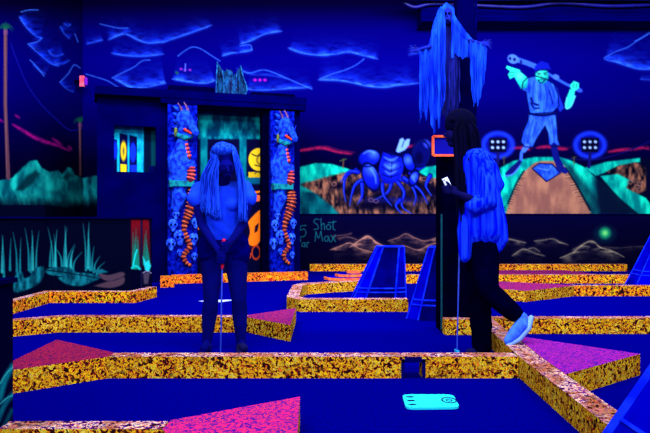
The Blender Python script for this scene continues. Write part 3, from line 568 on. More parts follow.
bm = bmesh.new(); fbox(bm, 261.5, 268, 0, ZR, -.05, .12); finish(bm, 'door_post', M['black'], booth)
bm = bmesh.new(); a = fp(95)-nf*.22; b = fp(303)-nf*.22; add_prism(bm, [(v.x, v.y) for v in (a, b, b+nf*1.1, a*1.08)], ZR, ZR+.12); finish(bm, 'roof', M['facade'], booth)
bm = bmesh.new(); fbox(bm, 160, 303, ZR-.08, ZR-.001, -.2, -.01); finish(bm, 'lintel', M['facade'], booth)
bm = bmesh.new(); fbox(bm, 168, 213, ZR+.121, ZR+.2, -.2, .3); finish(bm, 'roof_slab', M['slate'], booth); bm = bmesh.new(); fbox(bm, 250, 292, ZR+.121, ZR+.17, -.2, .3); finish(bm, 'roof_slab', M['slate'], booth)
a = fp(97)+nf*.101; e_ = Vector((.05,0,0)); bm = bmesh.new(); add_prism(bm, [(v.x, v.y) for v in (a+e_*.4, a+e_*1.4, a*1.07+e_*1.4, a*1.07+e_*.4)], 0, ZR-.001); finish(bm, 'side_wall', M['facade'], booth)
bm = bmesh.new(); fbox(bm, 150, 303, 0, .1, -.32, -.001); finish(bm, 'plinth', M['navy'], booth)
# inside, seen through the doorway
OFF = .45; kk = math.sqrt(1+S*S)
ci = Canvas((-S,1,CF+OFF*kk), 190, 100, 272, 282, .5, (4,4,40))
ci.poly([(190,112),(272,112),(272,139),(190,139)], mountain_col((8,180,170),(0,50,80),60,6), 1); ci.poly([(188,108),(272,108),(272,115),(188,115)], (0,40,90), 2.5, a=.7)
for x in (204,243): ci.poly([(x-3.5,138),(x+3.5,138),(x+3.5,215),(x-3.5,215)], mountain_col((8,150,150),(0,80,100),61,5), .8)
ci.poly([(246,176),(264,176),(264,184),(246,184)], (4,80,110), 1)
ci.ell(259,159.5,10.5,11.5,(228,190,30), id=1); ci.ell(262,160,5,5,(40,40,40),a=.6,ring=1.5); ci.stroke([(252,154),(257,156),(262,152)], 1.2, (40,40,30)); ci.stroke([(255,165),(262,167)], 1.2, (60,50,20)); ci.poly([(248.5,172),(266,172),(266,177.5),(248.5,177.5)], (200,165,24), .5); ci.stroke([(255,173.5),(258,172),(262,174.5),(265,173)], .9, (40,40,20))
og = (255,120,20)
ci.poly([(249,194),(256,191),(265,190),(262,192),(255,194),(250,197)], og, .5, 4); ci.poly([(250,198),(256,195),(263,195),(260,201),(254,202),(250,205)], (255,110,60), .5, 3)
ci.poly([(248,222),(253,216),(260,210),(264,213),(265,222),(263,234),(258,244),(252,246),(248,242),(250,232)], og, .5, 2, sp=True); ci.poly([(255,226),(259,223),(257.5,231),(254.5,233)], (20,4,30), .5)
ci.ell(256,252.5,4,6.6,(230,70,20),ring=1.0,id=5); ci.stroke([(249.5,247),(247,252),(249.5,258),(251,254),(249,253.5)], 1, (230,70,20), id=6)
ci.poly([(196,219),(200,216),(201,229),(197,230)], og, .6, 7); ci.poly([(204,215),(214,212),(220,218),(213,226),(222,234),(214,245),(204,242)], og, .6, 8, sp=True)
tD = T('doorway_sign', 'orange lettering sign with big letter D and yellow disc inside the doorway', 'sign', tuple(fp(250, OFF)))
ci.build({0:('inner_panel',booth), 1:('yellow_disc',tD), 2:('letter',tD), 3:('flame_stroke',tD), 4:('flame_stroke',tD), 5:('outlined_letter',tD), 6:('outlined_letter',tD), 7:('letter',tD), 8:('letter',tD)}, PAINT)
# inside, seen through the window
cw = Canvas((-S,1,CF+.3*kk), 106, 118, 164, 182, .5, (2,20,50))
cw.poly([(106,118),(144,118),(144,182),(106,182)], mountain_col((14,190,215),(4,110,160),62,4), .8)
cw.poly([(144,118),(164,118),(164,182),(144,182)], (2,14,44), .8); cw.poly([(151,128),(156,128),(156,182),(151,182)], (4,60,76), 1)
for x0, x1, t_ in ((110,117,138),(119.5,127.5,133),(129.5,137,135)): cw.poly([(x0,t_),(x1,t_+2),(x1,182),(x0,182)], (4,6,60), .5)
cw.ell(123.5,151,3,10,(205,175,20)); cw.poly([(120.5,164),(126.5,164.5),(126.5,172),(120.5,172)], (225,200,20), .5); cw.ell(133,152.5,3,9.5,(10,40,230)); cw.ell(115,150,2.2,9,(10,40,230)); cw.poly([(130.5,165),(136.5,165),(136.5,174),(130.5,174)], (10,40,220), .5); cw.ell(123.5,151,1,4,(60,50,60),a=.7); cw.poly([(149,166),(158,166),(158,180),(149,180)], (2,4,70), .5)
cw.build({0:('window_panel',booth)}, PAINT)
bm = bmesh.new(); fbox(bm, 106, 164, 0, ZR-.001, .34, .36); fbox(bm, 190, 272, 0, ZR-.001, .5, .52); finish(bm, 'rear_wall', M['black'], booth)

# dragon pillars (local frame: x right, y away, z up; built once, then copied)
def L2(px, py):      # left pillar: pixel -> local metres
    y0 = 10.12; return ((px-183)/F*y0, H+(HZ-py)/F*y0-.1)
pt = thing('dragon_pillar', 'left carved blue dragon pillar beside the long-haired woman', 'pillar', (0,0,0), 'dragon pillars')
def lp(px, py, d=0.0): x, z = L2(px, py); return Vector((x, d, z))
bm = bmesh.new(); a = lp(168,272); b = lp(198,103); add_box(bm, a.x, b.x, 0, .16, 0, b.z); finish(bm, 'shaft', M['pill'], pt, world=False)
def dragon(bm):
    add_tube(bm, [lp(180,182,0),lp(180,160,-.03),lp(182,146,-.04),lp(184,132,-.05),lp(184,122,-.08)], [.17,.16,.1,.08,.08])
    add_tube(bm, [lp(174,172,0),lp(172,160,-.02),lp(177,150,-.01)], [.07,.08,.05])
    add_tube(bm, [lp(172,180,-.05),lp(180,171,-.14),lp(193,163,-.14)], [.06,.055,.045])
    for k in range(4): add_tube(bm, [lp(190+2*k-2,161,-.12),lp(191+2*k-2,166,-.15),lp(190.5+2*k-2,170,-.13)], [.018,.014,.006])
    add_tube(bm, [lp(176,186,0),lp(180,196,-.04),lp(176,208,-.02)], [.09,.13,.08]); add_tube(bm, [lp(192,186,0),lp(197,196,0),lp(194,210,0)], [.05,.05,.05])
blob('dragon_body', dragon, .014, M['drag'], pt, 1, world=False)
def dhead(bm):
    add_ell(bm, lp(183.5,121,-.1), (.125,.11,.15)); add_tube(bm, [lp(185,117,-.13),lp(190.5,126,-.2),lp(195,134,-.21)], [.1,.075,.055]); add_tube(bm, [lp(183,131,-.1),lp(189,136,-.15)], [.06,.04])
    add_tube(bm, [lp(194,127,-.18),lp(197.5,119,-.15)], [.022,.008]); add_tube(bm, [lp(184,117,-.2),lp(189,120,-.24)], [.03,.018]); add_ell(bm, lp(196.5,133,-.25), (.024,.02,.02))
    for k in range(5): add_tube(bm, [lp(178-k*.8,110+6*k,-.05),lp(172.5-k*.3,106+7*k,-.03)], [.035,.006])
    add_tube(bm, [lp(183,131,-.1),lp(181,141,-.06)], [.08,.06])
hd = blob('dragon_head', dhead, .012, M['drag'], pt, 1, world=False)
bm = bmesh.new(); add_tube(bm, [lp(183,114,-.1),lp(181,109,-.1),lp(178,104,-.08)], [.03,.02,.006]); finish(bm, 'horn', M['horn'], pt, True, world=False)
bm = bmesh.new(); add_tube(bm, [lp(188,113,-.1),lp(187,108,-.1),lp(184,103,-.08)], [.03,.02,.006]); finish(bm, 'horn', M['horn'], pt, True, world=False)
bm = bmesh.new(); add_ell(bm, lp(175.5,133,-.1), (.03,.03,.075)); finish(bm, 'ear', M['ear'], pt, True, world=False)
bm = bmesh.new(); add_tube(bm, [lp(184,131,-.2),lp(190,134.5,-.22)], [.024,.016]); finish(bm, 'mouth', M['red'], pt, True, world=False)
bm = bmesh.new(); add_ell(bm, lp(187,121,-.2), (.016,.014,.014)); finish(bm, 'eye', M['ear'], pt, True, world=False)
bm = bmesh.new(); add_tube(bm, [lp(178,136,-.1),lp(184,138.5,-.14),lp(191,137,-.14)], [.04,.05,.03]); finish(bm, 'jaw_collar', M['teal'], pt, True, world=False)
bm = bmesh.new(); a = lp(170,187); b = lp(194,181); add_box(bm, a.x, b.x, -.17, -.001, a.z, b.z); add_box(bm, a.x-.02, a.x+.03, -.19, -.001, a.z-.01, b.z+.01); finish(bm, 'strap', M['teal'], pt, bevel=.008, world=False)
def plates(name, pts, rad, m, d=1):
    pl = spline([(p[0], p[1], p[2]) for p in pts], 10); n = len(pl); L = 0; last = None; acc = 0; bm = bmesh.new(); step = .05
    for i in range(n-1):
        p = Vector(pl[i]); q = Vector(pl[i+1]); t = i/(n-1); r = np.interp(t*(len(rad)-1), range(len(rad)), rad)
        if last is None or (p-last).length > step:
            dr = (q-p).normalized(); side = dr.cross(Vector((0,1,0))).normalized()
            R = Matrix((side, Vector((0,1,0)), dr)).transposed(); add_ell(bm, p, (r*1.1, r*.86, .024), R, 14); last = p
    finish(bm, name, m, pt, True, world=False)
    bm = bmesh.new(); add_tube(bm, [Vector(p)+Vector((0,.012,0)) for p in pl], [float(np.interp(k/(n-1)*(len(rad)-1), range(len(rad)), rad))*.8 for k in range(n)], 10); finish(bm, 'belly_groove', MG, pt, True, world=False)
MG = mat('groove_maroon', C(84,20,34), noise=C(50,10,40), scale=20)
plates('neck_plates', [lp(185,141,-.09),lp(187,150,-.1),lp(189,158,-.1)], [.04,.045,.045], M['belly_p'])
plates('chest_plates', [lp(191,168,-.13),lp(191,175,-.15),lp(190,180,-.15)], [.06,.07,.07], M['belly_p'])
plates('tail_plates', [lp(193,190,-.08),lp(193,200,-.1),lp(190,210,-.1),lp(186,220,-.08),lp(184,230,-.08),lp(188,240,-.08),lp(190,247,-.08),lp(184,255,-.06),lp(186,262,-.06),lp(192,266,-.05)], [.08,.09,.085,.06,.042,.045,.045,.042,.035,.02], M['belly'])
def skull_shape(c, r):
    def f(bm):
        c_ = Vector(c); add_ell(bm, c_, (r, r*.9, r)); add_tube(bm, [c_+Vector((0,-.2*r,-.7*r)), c_+Vector((0,-.3*r,-1.15*r))], [.55*r,.42*r])
    return f
for px, py, r in ((173,224,.08),(180,236,.1),(171,243,.08),(194,238,.08),(176,214,.06),(196,222,.07),(180,252,.05),(195,256,.055)):
    c0 = lp(px, py, -.03); s_ = blob('skull', skull_shape(c0, r), .012, M['drag_hi'], pt, 1, world=False)
    bm = bmesh.new()
    for sx in (-.38, .38): add_ell(bm, c0+Vector((sx*r, -.84*r, -.1*r)), (.25*r,.15*r,.25*r), seg=10)
    o = finish(bm, 'eye_sockets', M['cof_d'], s_, True, world=False)
a = fp(181.5); pt.scale = (.96,1,1); pt.location = Vector((a.x, a.y, .1))-nf*.17; pt.rotation_euler = (0,0,th)
def copy_tree(o, parent=None):
    c = o.copy(); COL.objects.link(c); c.parent = parent
    for ch in list(o.children): copy_tree(ch, c)
    return c
p2 = copy_tree(pt); a = fp(280); p2.location = Vector((a.x, a.y, .1))-nf*.17; p2.scale = (.85,.95,.985); p2['label'] = 'right carved blue dragon pillar beside the Shot Max lettering'

# folded wings on the roof
def wing_pt(px, py, d): q = fp(px, d); return Vector((q.x, q.y, max(ZR+.135, H+(HZ-py)/F*q.y)))
wt = thing('gargoyle', 'blue green gargoyle with folded bat wings sitting on the booth roof', 'sculpture', tuple(wing_pt(231,95,.1)))
def wing(bm, cols, d0):
    n = len(cols); fr = []; bk_ = []
    for i, (x, t_, b_) in enumerate(cols):
        dd = d0+.05*(i % 2); fr.append([wing_pt(x+(0 if k < 4 else 0), t_+(b_-t_)*k/6, dd+.02*math.sin(k*1.7+i)) for k in range(7)]); bk_.append([p+nf*.03 for p in fr[-1]])
    V = [[bm.verts.new(p) for p in c] for c in fr]; W = [[bm.verts.new(p) for p in c] for c in bk_]
    for i in range(n-1):
        for k in range(6): bm.faces.new((V[i][k],V[i][k+1],V[i+1][k+1],V[i+1][k])); bm.faces.new((W[i][k],W[i+1][k],W[i+1][k+1],W[i][k+1]))
        bm.faces.new((V[i][0],V[i+1][0],W[i+1][0],W[i][0])); bm.faces.new((V[i][6],W[i][6],W[i+1][6],V[i+1][6]))
    for c in (0, n-1):
        for k in range(6): bm.faces.new((V[c][k],W[c][k],W[c][k+1],V[c][k+1]))
bm = bmesh.new(); wing(bm, [(216,90,95.5),(217.5,63,95.5),(219.5,65,95),(222,69,95.5),(225,72,96),(228,76,96)], .0); finish(bm, 'wing', M['wing'], wt)
bm = bmesh.new(); wing(bm, [(234,76,97),(237,71,97),(240,67,97.5),(241.5,67,98),(244,78,98),(246.5,88,97)], -.04); finish(bm, 'wing', M['wing'], wt)
bm = bmesh.new()
for q in ([(217.3,62.5),(216.6,78),(216,94)], [(240.8,66),(243,76),(247,88),(245,98)], [(222,70),(224,82),(223,94)], [(237,72),(236,84),(237,94)]): add_tube(bm, spline([wing_pt(x, y, -.05) for x, y in q], 5), .012, 8)
finish(bm, 'wing_bones', M['wing_e'], wt, True)
def garg(bm):
    w_ = wing_pt; add_tube(bm, [w_(230,95,.06),w_(230,86,.06),w_(229,78,.04)], [.14,.13,.08]); add_ell(bm, w_(229,74,-.0), (.07,.08,.07)); add_tube(bm, [w_(227,73,0),w_(226,68,0)], [.02,.005]); add_tube(bm, [w_(231,73,0),w_(232,69,0)], [.02,.005]); add_tube(bm, [w_(224,94,-.06),w_(226,88,-.08)], [.05,.04]); add_tube(bm, [w_(236,94,-.06),w_(234,88,-.08)], [.05,.04])
blob('body', garg, .016, M['wing'], wt, 1)

# ---------------------------------------------------------------- curbs
def curb(pts, label, side='k_side', top='k_top', name='curb', h=KH, cat='curb', group='splatter painted curbs', z0=0.0):
    bm = bmesh.new(); add_prism(bm, pts, z0, h, 1, 0); o = finish(bm, name, [M[side], M[top]]); return tag(o, label, cat, group)
def strip(pts, w):   # polyline -> footprint polygon (front line given, thickened away from the camera / to the left of travel)
    pts = [Vector(p) for p in pts]; out = []
    for i, p in enumerate(pts):
        n = Vector((0,0))
        for j in (i-1, i):
            if 0 <= j < len(pts)-1:
                d = (pts[j+1]-pts[j]).normalized(); n += Vector((-d.y, d.x))
        n.normalize()
        if 0 < i < len(pts)-1: 
            d = (pts[i+1]-pts[i]).normalized(); n = n/max(.4, n.dot(Vector((-d.y, d.x))))
        out.append(p+n*w)
    return [tuple(p) for p in pts]+[tuple(p) for p in out[::-1]]
g3 = lambda px, py: G(px, py)
# front curb with a tunnel
YF = 3.9; gx0, gx1 = (404.5-CX)/F*YF, (422-CX)/F*YF
bm = bmesh.new(); add_prism(bm, [(-1.3,YF),(gx0,YF),(gx0,YF+.12),(-1.3,YF+.12)], 0, KH, 1, 0); add_prism(bm, [(gx1,YF),(1.16,YF),(1.16,YF+.12),(gx1,YF+.12)], 0, KH, 1, 0)
add_prism(bm, [(gx0,YF),(gx1,YF),(gx1,YF+.12),(gx0,YF+.12)], KH-.022, KH, 1, 2)
fc = tag(finish(bm, 'curb', [M['k_side'], M['k_top'], M['cof_d']]), 'long front curb with a small ball tunnel, running across in front of both women', 'curb', 'splatter painted curbs')
bm = bmesh.new(); w_ = .02
add_bar(bm, (gx0-w_/2,YF-.004,0), (gx0-w_/2,YF-.004,KH-.02), w_, .006, (0,1,0)); add_bar(bm, (gx1+w_/2,YF-.004,0), (gx1+w_/2,YF-.004,KH-.02), w_, .006, (0,1,0)); add_bar(bm, (gx0-w_,YF-.004,KH-.024), (gx1+w_,YF-.004,KH-.024), w_, .006, (0,1,0))
bm.normal_update(); me = bpy.data.meshes.new('tunnel_rim'); bmesh.ops.recalc_face_normals(bm, faces=list(bm.faces)); bm.to_mesh(me); bm.free(); link('tunnel_rim', me, M['cof_d'], fc)
curb([(-1.92,3.40),(-1.70,3.56),(-1.302,3.9),(-1.302,4.02),(-1.84,4.46),(-1.82,3.78),(-1.92,3.60)], 'low crimson topped triangular ramp at the left end of the front curb', 'k_side', 'crimson', 'ramp_block', cat='ramp', group='splatter painted ramps')
curb([(1.31,6.0),(1.167,3.9),(1.127,2.52),(1.25,2.52),(1.29,3.9),(1.43,6.0)], 'long curb running away from the camera along the right of the front lane')
curb([(1.281,3.46),(1.93,3.98),(1.345,4.62),(1.295,3.9)], 'purple topped triangular ramp right of the front curb, behind the shoe', 'k_side', 'purple', 'ramp_block', cat='ramp', group='splatter painted ramps')
curb([(-1.284,2.55),(-.64,2.55),(-.64,2.65),(-1.284,2.65)], 'nearest curb at the bottom left edge of the photo', 'k_side', 'k_top')
curb([(-.638,2.55),(-.5,2.3),(-.105,2.3),(-.105,2.45),(-.116,3.02),(-.63,2.665)], 'bright magenta topped triangular ramp at the bottom centre', 'k_side', 'magenta', 'ramp_block', cat='ramp', group='splatter painted ramps')
curb(strip([(-2.75,5.15),(-2.25,5.49),(-.662,5.49)], .12), 'left curb of the second row, behind the long-haired woman')
curb([(-.66,5.49),(-.27,5.07),(-.27,6.06),(-.66,5.62)], 'magenta topped triangular ramp just right of the long-haired woman', 'k_side', 'plum', 'ramp_block', cat='ramp', group='splatter painted ramps')
curb([(.99,5.37),(1.262,5.37),(1.27,5.48),(.99,5.48)], 'short curb stub at the foot of the dark column')
curb([(1.395,5.42),(3.4,5.42),(3.4,5.54),(1.403,5.54)], 'long curb of the second row right of the striped-shirt woman')
curb(strip([(-3.15,5.8),(-3.15,7.44),(-2.17,7.44),(-2.07,8.0)], .1), 'curb along the foot of the seaweed partition', 'k_far')
curb(strip([(-2.27,9.65),(-.27,10.3)], .11), 'low amber curb in front of the doorway and both dragon pillars', 'k_fac', 'k_fac')
curb([(-2.31,9.12),(-2.13,9.18),(-2.24,9.62),(-2.42,9.55)], 'small curb block left of the doorway curb', 'k_fac', 'k_fac')
curb([(-.28,12.05),(5.6,12.05),(5.6,12.17),(-.28,12.17)], 'farthest curb along the foot of the back wall', 'k_far')
curb([(1.18,9.72),(4.62,9.72),(4.62,9.83),(1.18,9.83)], 'curb of the fourth row in front of the painted grey mountains', 'k_far')
curb([(3.2,9.85),(4.6,9.85),(4.2,11.4),(2.4,11.4)], 'flat plum coloured ramp between the two farthest curbs', 'plum', 'plum', 'ramp_block', h=.07, cat='ramp', group='splatter painted ramps')
curb([(3.10,8.1),(6.0,8.1),(6.0,8.22),(3.10,8.22)], 'long curb of the third row at the right', 'k_far')
curb([(2.0,7.85),(2.32,7.52),(3.098,8.1),(3.098,8.22),(2.0,8.9)], 'plum topped wedge ramp at the left end of the third row right curb', 'k_side', 'plum', 'ramp_block', cat='ramp', group='splatter painted ramps')
curb([(-.41,6.95),(-.27,6.72),(.86,6.72),(.86,6.84),(-.2,6.84),(-.28,6.98),(-.28,8.1),(-.22,8.3),(.5,8.75),(.5,8.87),(-.3,8.48),(-.41,8.2)], 'angular curb bumper enclosing the middle of the course, in front of the left tombstone')
# orange stepped mound
md = thing('stepped_mound', 'small orange rimmed stepped mound left of the tombstones', 'obstacle', (.3,10.4,0)); zz = 0
for i, (rx, ry) in enumerate(((.36,.3),(.24,.2),(.12,.1))):
    bm = bmesh.new(); cx_ = .34+.06*i; pts = [(cx_+rx*math.cos(k*math.pi/5), 10.4+ry*math.sin(k*math.pi/5)) for k in range(10)]
    add_prism(bm, pts, zz+.001, zz+.04, 0, 0); finish(bm, 'step', mat('mound_orange', C(255,130,50), noise=C(220,70,60), scale=20), md); zz += .05
    if i < 2: bm = bmesh.new(); add_prism(bm, [((p[0]-cx_)*.9+cx_, (p[1]-10.4)*.9+10.4) for p in pts], zz-.009, zz, 0, 0); finish(bm, 'step_riser', M['cof'], md)

# ---------------------------------------------------------------- tombstone / coffin obstacles
def coffin(label, bl, wb, db, wt_, dt, h, lean, rot=0.0, cap=False):
    """bl: base front-left corner; lean: shift (x,y) of the top; chamfered front"""
    t = thing('coffin_obstacle', label, 'obstacle', (bl[0]+wb/2, bl[1]+db/2, 0), 'blue coffin obstacles')
    base = [(-wb/2,-db/2+.07),(-wb*.28,-db/2),(wb*.28,-db/2),(wb/2,-db/2+.07),(wb/2,db/2),(-wb/2,db/2)]
    top = [(-wt_/2,-dt/2+.03),(-wt_*.3,-dt/2),(wt_*.3,-dt/2),(wt_/2,-dt/2+.03),(wt_/2,dt/2),(-wt_/2,dt/2)]
    R = Matrix.Rotation(rot, 3, 'Z'); o = Vector((bl[0]+wb/2, bl[1]+db/2, 0))
    B = [R @ Vector((x, y, 0.002))+o for x, y in base]; T_ = [R @ Vector((x+lean[0], y+lean[1], h))+o for x, y in top]
    bm = bmesh.new(); a = [bm.verts.new(p) for p in B]; b = [bm.verts.new(p) for p in T_]; bm.faces.new(a[::-1]); bm.faces.new(b)
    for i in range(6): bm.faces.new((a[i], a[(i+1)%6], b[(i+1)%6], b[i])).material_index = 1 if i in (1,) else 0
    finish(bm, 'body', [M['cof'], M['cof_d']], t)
    bm = bmesh.new(); w_ = .014 if bl[1] > 3 else .03
    for i in range(6): add_bar(bm, B[i].lerp(T_[i], .0), T_[i], w_); add_bar(bm, T_[i], T_[(i+1)%6], w_)
    finish(bm, 'edge_trim', M['trim'], t)
    bm = bmesh.new()
    for f in (.2, .27):
        for i in (5,0,1,2): add_bar(bm, B[i].lerp(T_[i], f), B[(i+1)%6].lerp(T_[(i+1)%6], f), .014)
    finish(bm, 'cross_band', M['trim'], t)
    return t
coffin('blue coffin obstacle leaning right, left of the two in the middle', (.30,7.3), .62, .4, .30, .22, .64, (.15,.06))
coffin('blue coffin obstacle with open angled side, beside the dark column', (.81,6.1), .52, .44, .3, .3, .68, (.09,.1), -.22)
coffin('blue coffin obstacle at the far right edge by the third row curb', (4.42,9.1), .8, .48, .4, .3, .80, (.2,.1), -.1)
coffin('large blue coffin obstacle cut off at the bottom right corner of the photo', (.95,2.02), .9, .4, .34, .4, .78, (.26,.0))

# ---------------------------------------------------------------- column, sign, ghost
ct = thing('column', 'dark square column with a boxed base behind the striped-shirt woman', 'column', (1.1,5.65,0))
x0, x1 = (441.5-CX)/F*5.5, (475-CX)/F*5.5; zc = H+(HZ-146)/F*5.5
bm = bmesh.new(); add_box(bm, x0, x1, 5.5, 5.78, 0, 1.55); finish(bm, 'column_base', M['black'], ct)
bm = bmesh.new(); add_bar(bm, (x0,5.496,.02), (x0,5.496,1.0), .012); finish(bm, 'teal_edge', mat('edge_teal', C(6,70,90)), ct)
bm = bmesh.new(); add_box(bm, 1.13, 1.28, 5.56, 5.71, 1.551, ZC-.002); finish(bm, 'column_shaft', M['navy'], ct)
bm = bmesh.new(); add_tube(bm, [(1.30,5.6,1.6),(1.30,5.6,ZC-.05)], .01, 8); finish(bm, 'conduit', M['beam'], ct, True)
sg = thing('framed_sign', 'small blue sign with orange frame on the column, before the woman face', 'sign', tuple(P(444,156,5.4)))
a, b = P(433,136.5,5.4), P(456,155.5,5.4)
bm = bmesh.new(); add_box(bm, a.x+.01, b.x-.01, 5.4, 5.42, b.z+.01, a.z-.01); finish(bm, 'sign_panel', M['signb'], sg)
bm = bmesh.new(); 
for q, r in (((a.x,b.z),(b.x,b.z)),((b.x,b.z),(b.x,a.z)),((b.x,a.z),(a.x,a.z)),((a.x,a.z),(a.x,b.z))): add_bar(bm, (q[0],5.4,q[1]), (r[0],5.4,r[1]), .018, .03, (0,1,0))
finish(bm, 'sign_frame', M['orange'], sg)
bm = bmesh.new(); add_box(bm, (a.x+b.x)/2+.01, (a.x+b.x)/2+.05, 5.421, 5.499, b.z+.02, b.z+.06); finish(bm, 'bracket', M['black'], sg)

YG = 5.3
gt = thing('hanging_ghost', 'pale blue hooded skeleton ghost in ragged cloth hanging before the column', 'decoration', tuple(P(450,30,YG)))
def drape(name, topf, botf, x0, x1, m, d0, amp=.03, freq=1.1, rag=8, slit=.5, seed=1):
    """hanging ragged cloth: vertical columns between two curves, with folds, slits and torn hem"""
    n = int((x1-x0)/.55)+1; K = 22; rnd = random.Random(seed); bm = bmesh.new(); V = []; drop = []; lift = 0
    for i in range(n):
        x = x0+(x1-x0)*i/(n-1); t_ = topf(x); b_ = botf(x)
        if i % 3 == 0: lift = rnd.random()*rag
        b2 = b_-lift; colv = []
        for k in range(K+1):
            f = k/K; y = t_+(b2-t_)*f; colv.append(bm.verts.new(P(x+.5*math.sin(y*.23+i*.7)*f, y, YG+d0+amp*math.sin(x*freq+.6*math.sin(y*.12))*(.4+.6*f))))
        V.append(colv); drop.append(rnd.random() < slit and i % 3 == 2)
    for i in range(n-1):
        for k in range(K):
            if drop[i] and k > K*(.45+.3*math.sin(i*2.1)): continue
            bm.faces.new((V[i][k],V[i][k+1],V[i+1][k+1],V[i+1][k]))
    me = bpy.data.meshes.new(name)
    ext = bmesh.ops.extrude_face_region(bm, geom=list(bm.faces)); bmesh.ops.translate(bm, vec=(0,.006,0), verts=[g for g in ext['geom'] if isinstance(g, bmesh.types.BMVert)])
    return finish(bm, name, m, gt, smooth=False)
I_ = lambda xs, ys: (lambda x: float(np.interp(x, xs, ys)))
drape('robe', I_([442,447,452,460], [24,26,26,32]), I_([442,450,455,460], [118,128,124,110]), 442, 460, M['ghost_d'], .06, .02, .9, 10, .3, 3)
drape('left_shroud', I_([419.5,428,431,434,438,441,445], [48,46,36,22,10,6,14]), I_([419,423,428,434,440,445], [134,128,118,138,128,112]), 419.5, 445.5, M['ghost'], -.02, .035, 1.0, 16, .6, 5)
drape('right_shroud', I_([451,455,460,466,472], [16,26,34,40,42]), I_([451,456,460,466,472], [60,56,58,62,58]), 451.5, 472, M['ghost'], -.02, .025, .9, 5, .2, 8)
drape('sleeve_shroud', I_([470,476,482,487], [41,40,43,48]), I_([470,474,478,482,487], [72,114,108,96,78]), 470, 487, M['ghost'], -.04, .02, 1.2, 12, .6, 9)
drape('chest_shroud', I_([449,452,455], [60,58,56]), I_([449,452,455,458], [112,122,104,80]), 449, 458, M['ghost_d'], -.0, .02, 1.2, 10, .5, 11)
def hood(bm):
    add_tube(bm, [P(436,34,YG+.02),P(439,22,YG+.02),P(443,12,YG+.03),P(447,5.5,YG+.05),P(451,9,YG+.05),P(452,17,YG+.03),P(457,25,YG+.02),P(464,35,YG+.01),P(472,42,YG)], [.045,.045,.04,.03,.03,.025,.03,.03,.02])
    add_ell(bm, P(447,14,YG+.09), (.05,.05,.08))
blob('hood', hood, .009, M['ghost'], gt, 2)
def gskull(bm):
    c = P(447.5,14,YG-.0); add_ell(bm, c, (.038,.045,.05)); add_tube(bm, [c+Vector((0,-.02,-.03)), c+Vector((.002,-.028,-.062))], [.028,.02])
blob('skull', gskull, .006, M['skull'], gt, 1)
bm = bmesh.new(); c = P(447.5,14,YG-.045)
for sx in (-.014,.014): add_ell(bm, c+Vector((sx,0,.004)), (.010,.006,.011), seg=10)
add_ell(bm, c+Vector((0,-.004,-.018)), (.005,.005,.008), seg=10); add_ell(bm, c+Vector((0,-.0,-.05)), (.014,.01,.006), seg=10); finish(bm, 'eye_sockets', M['black'], gt, True)
def ghand(sx, x, y):
    def f(bm):
        w_ = P(x, y, YG-.03); add_ell(bm, w_, (.03,.012,.022)); add_tube(bm, [w_, w_-Vector((sx*.11,0,-.03))], [.012,.014])
        for k in range(4): d = Vector((sx*(.05-.004*abs(k-1.5)), -.01, .028-.016*k)); add_tube(bm, [w_+d*.4, w_+d*1.0, w_+d*1.45+Vector((0,0,-.012))], [.006,.0055,.004], 8)
        add_tube(bm, [w_+Vector((0,0,.012)), w_+Vector((sx*.02,-.015,.036))], [.007,.005], 8)
    return f
blob('hand', ghand(-1, 417, 50), .004, M['skull'], gt, 1); blob('hand', ghand(1, 483, 44), .004, M['skull'], gt, 1)

# ---------------------------------------------------------------- floor markers
mk = thing('tee_marker', 'bright cyan rounded tee pad with circle and three ovals on the front lane', 'marker', (*G(431,403),0))
def flat(pts, z0, z1, name, m, par, bev=0):
    bm = bmesh.new(); add_prism(bm, pts, z0, z1); return finish(bm, name, m, par)
def rrect(c, n=5, r=.03):
    out = []; c = [Vector(p) for p in c]
    for i in range(4):
        p = c[i]; a = (c[i-1]-p).normalized(); b = (c[(i+1)%4]-p).normalized()
        for k in range(n+1): t = k/n; out.append(tuple((p+a*r)*(1-t)**2+p*2*t*(1-t)+(p+b*r)*t*t))
    return out
cs = [G(402,396.5),G(453,396.5),G(460,409.5),G(406,410)]; flat(rrect(cs[::-1], r=.045), 0.001, .012, 'pad', M['cyan'], mk)
for px, py in ((410,399.2),(411,403),(412.5,407)):
    c = G(px, py); flat([(c[0]+.021*math.cos(k*math.pi/8), c[1]+.011*math.sin(k*math.pi/8)) for k in range(16)], .0125, .014, 'oval', M['ink'], mk)
c = G(449,402.7); bm = bmesh.new()
for r0, r1 in ((.033,.040),(.012,.017)):
    ri = []; 
    for k in range(32):
        a = k*math.pi/16; ri.append([bm.verts.new((c[0]+r*math.cos(a), c[1]+r*1.35*math.sin(a), z)) for r, z in ((r0,.0125),(r1,.0125),(r1,.0145),(r0,.0145))])
    for k in range(32):
        for j in range(4): bm.faces.new((ri[k][j], ri[(k+1)%32][j], ri[(k+1)%32][(j+1)%4], ri[k][(j+1)%4]))
finish(bm, 'ring', M['ink'], mk)
c = G(216,301.5); o = flat([(c[0]-.2,c[1]),(c[0]-.08,c[1]+.1),(c[0]+.2,c[1]+.13),(c[0]+.12,c[1]-.02),(c[0]+.02,c[1]-.1)], .001, .006, 'floor_arrow', M['floorw'], None)
tag(o, 'white painted floor mark behind the long-haired woman', 'marker')

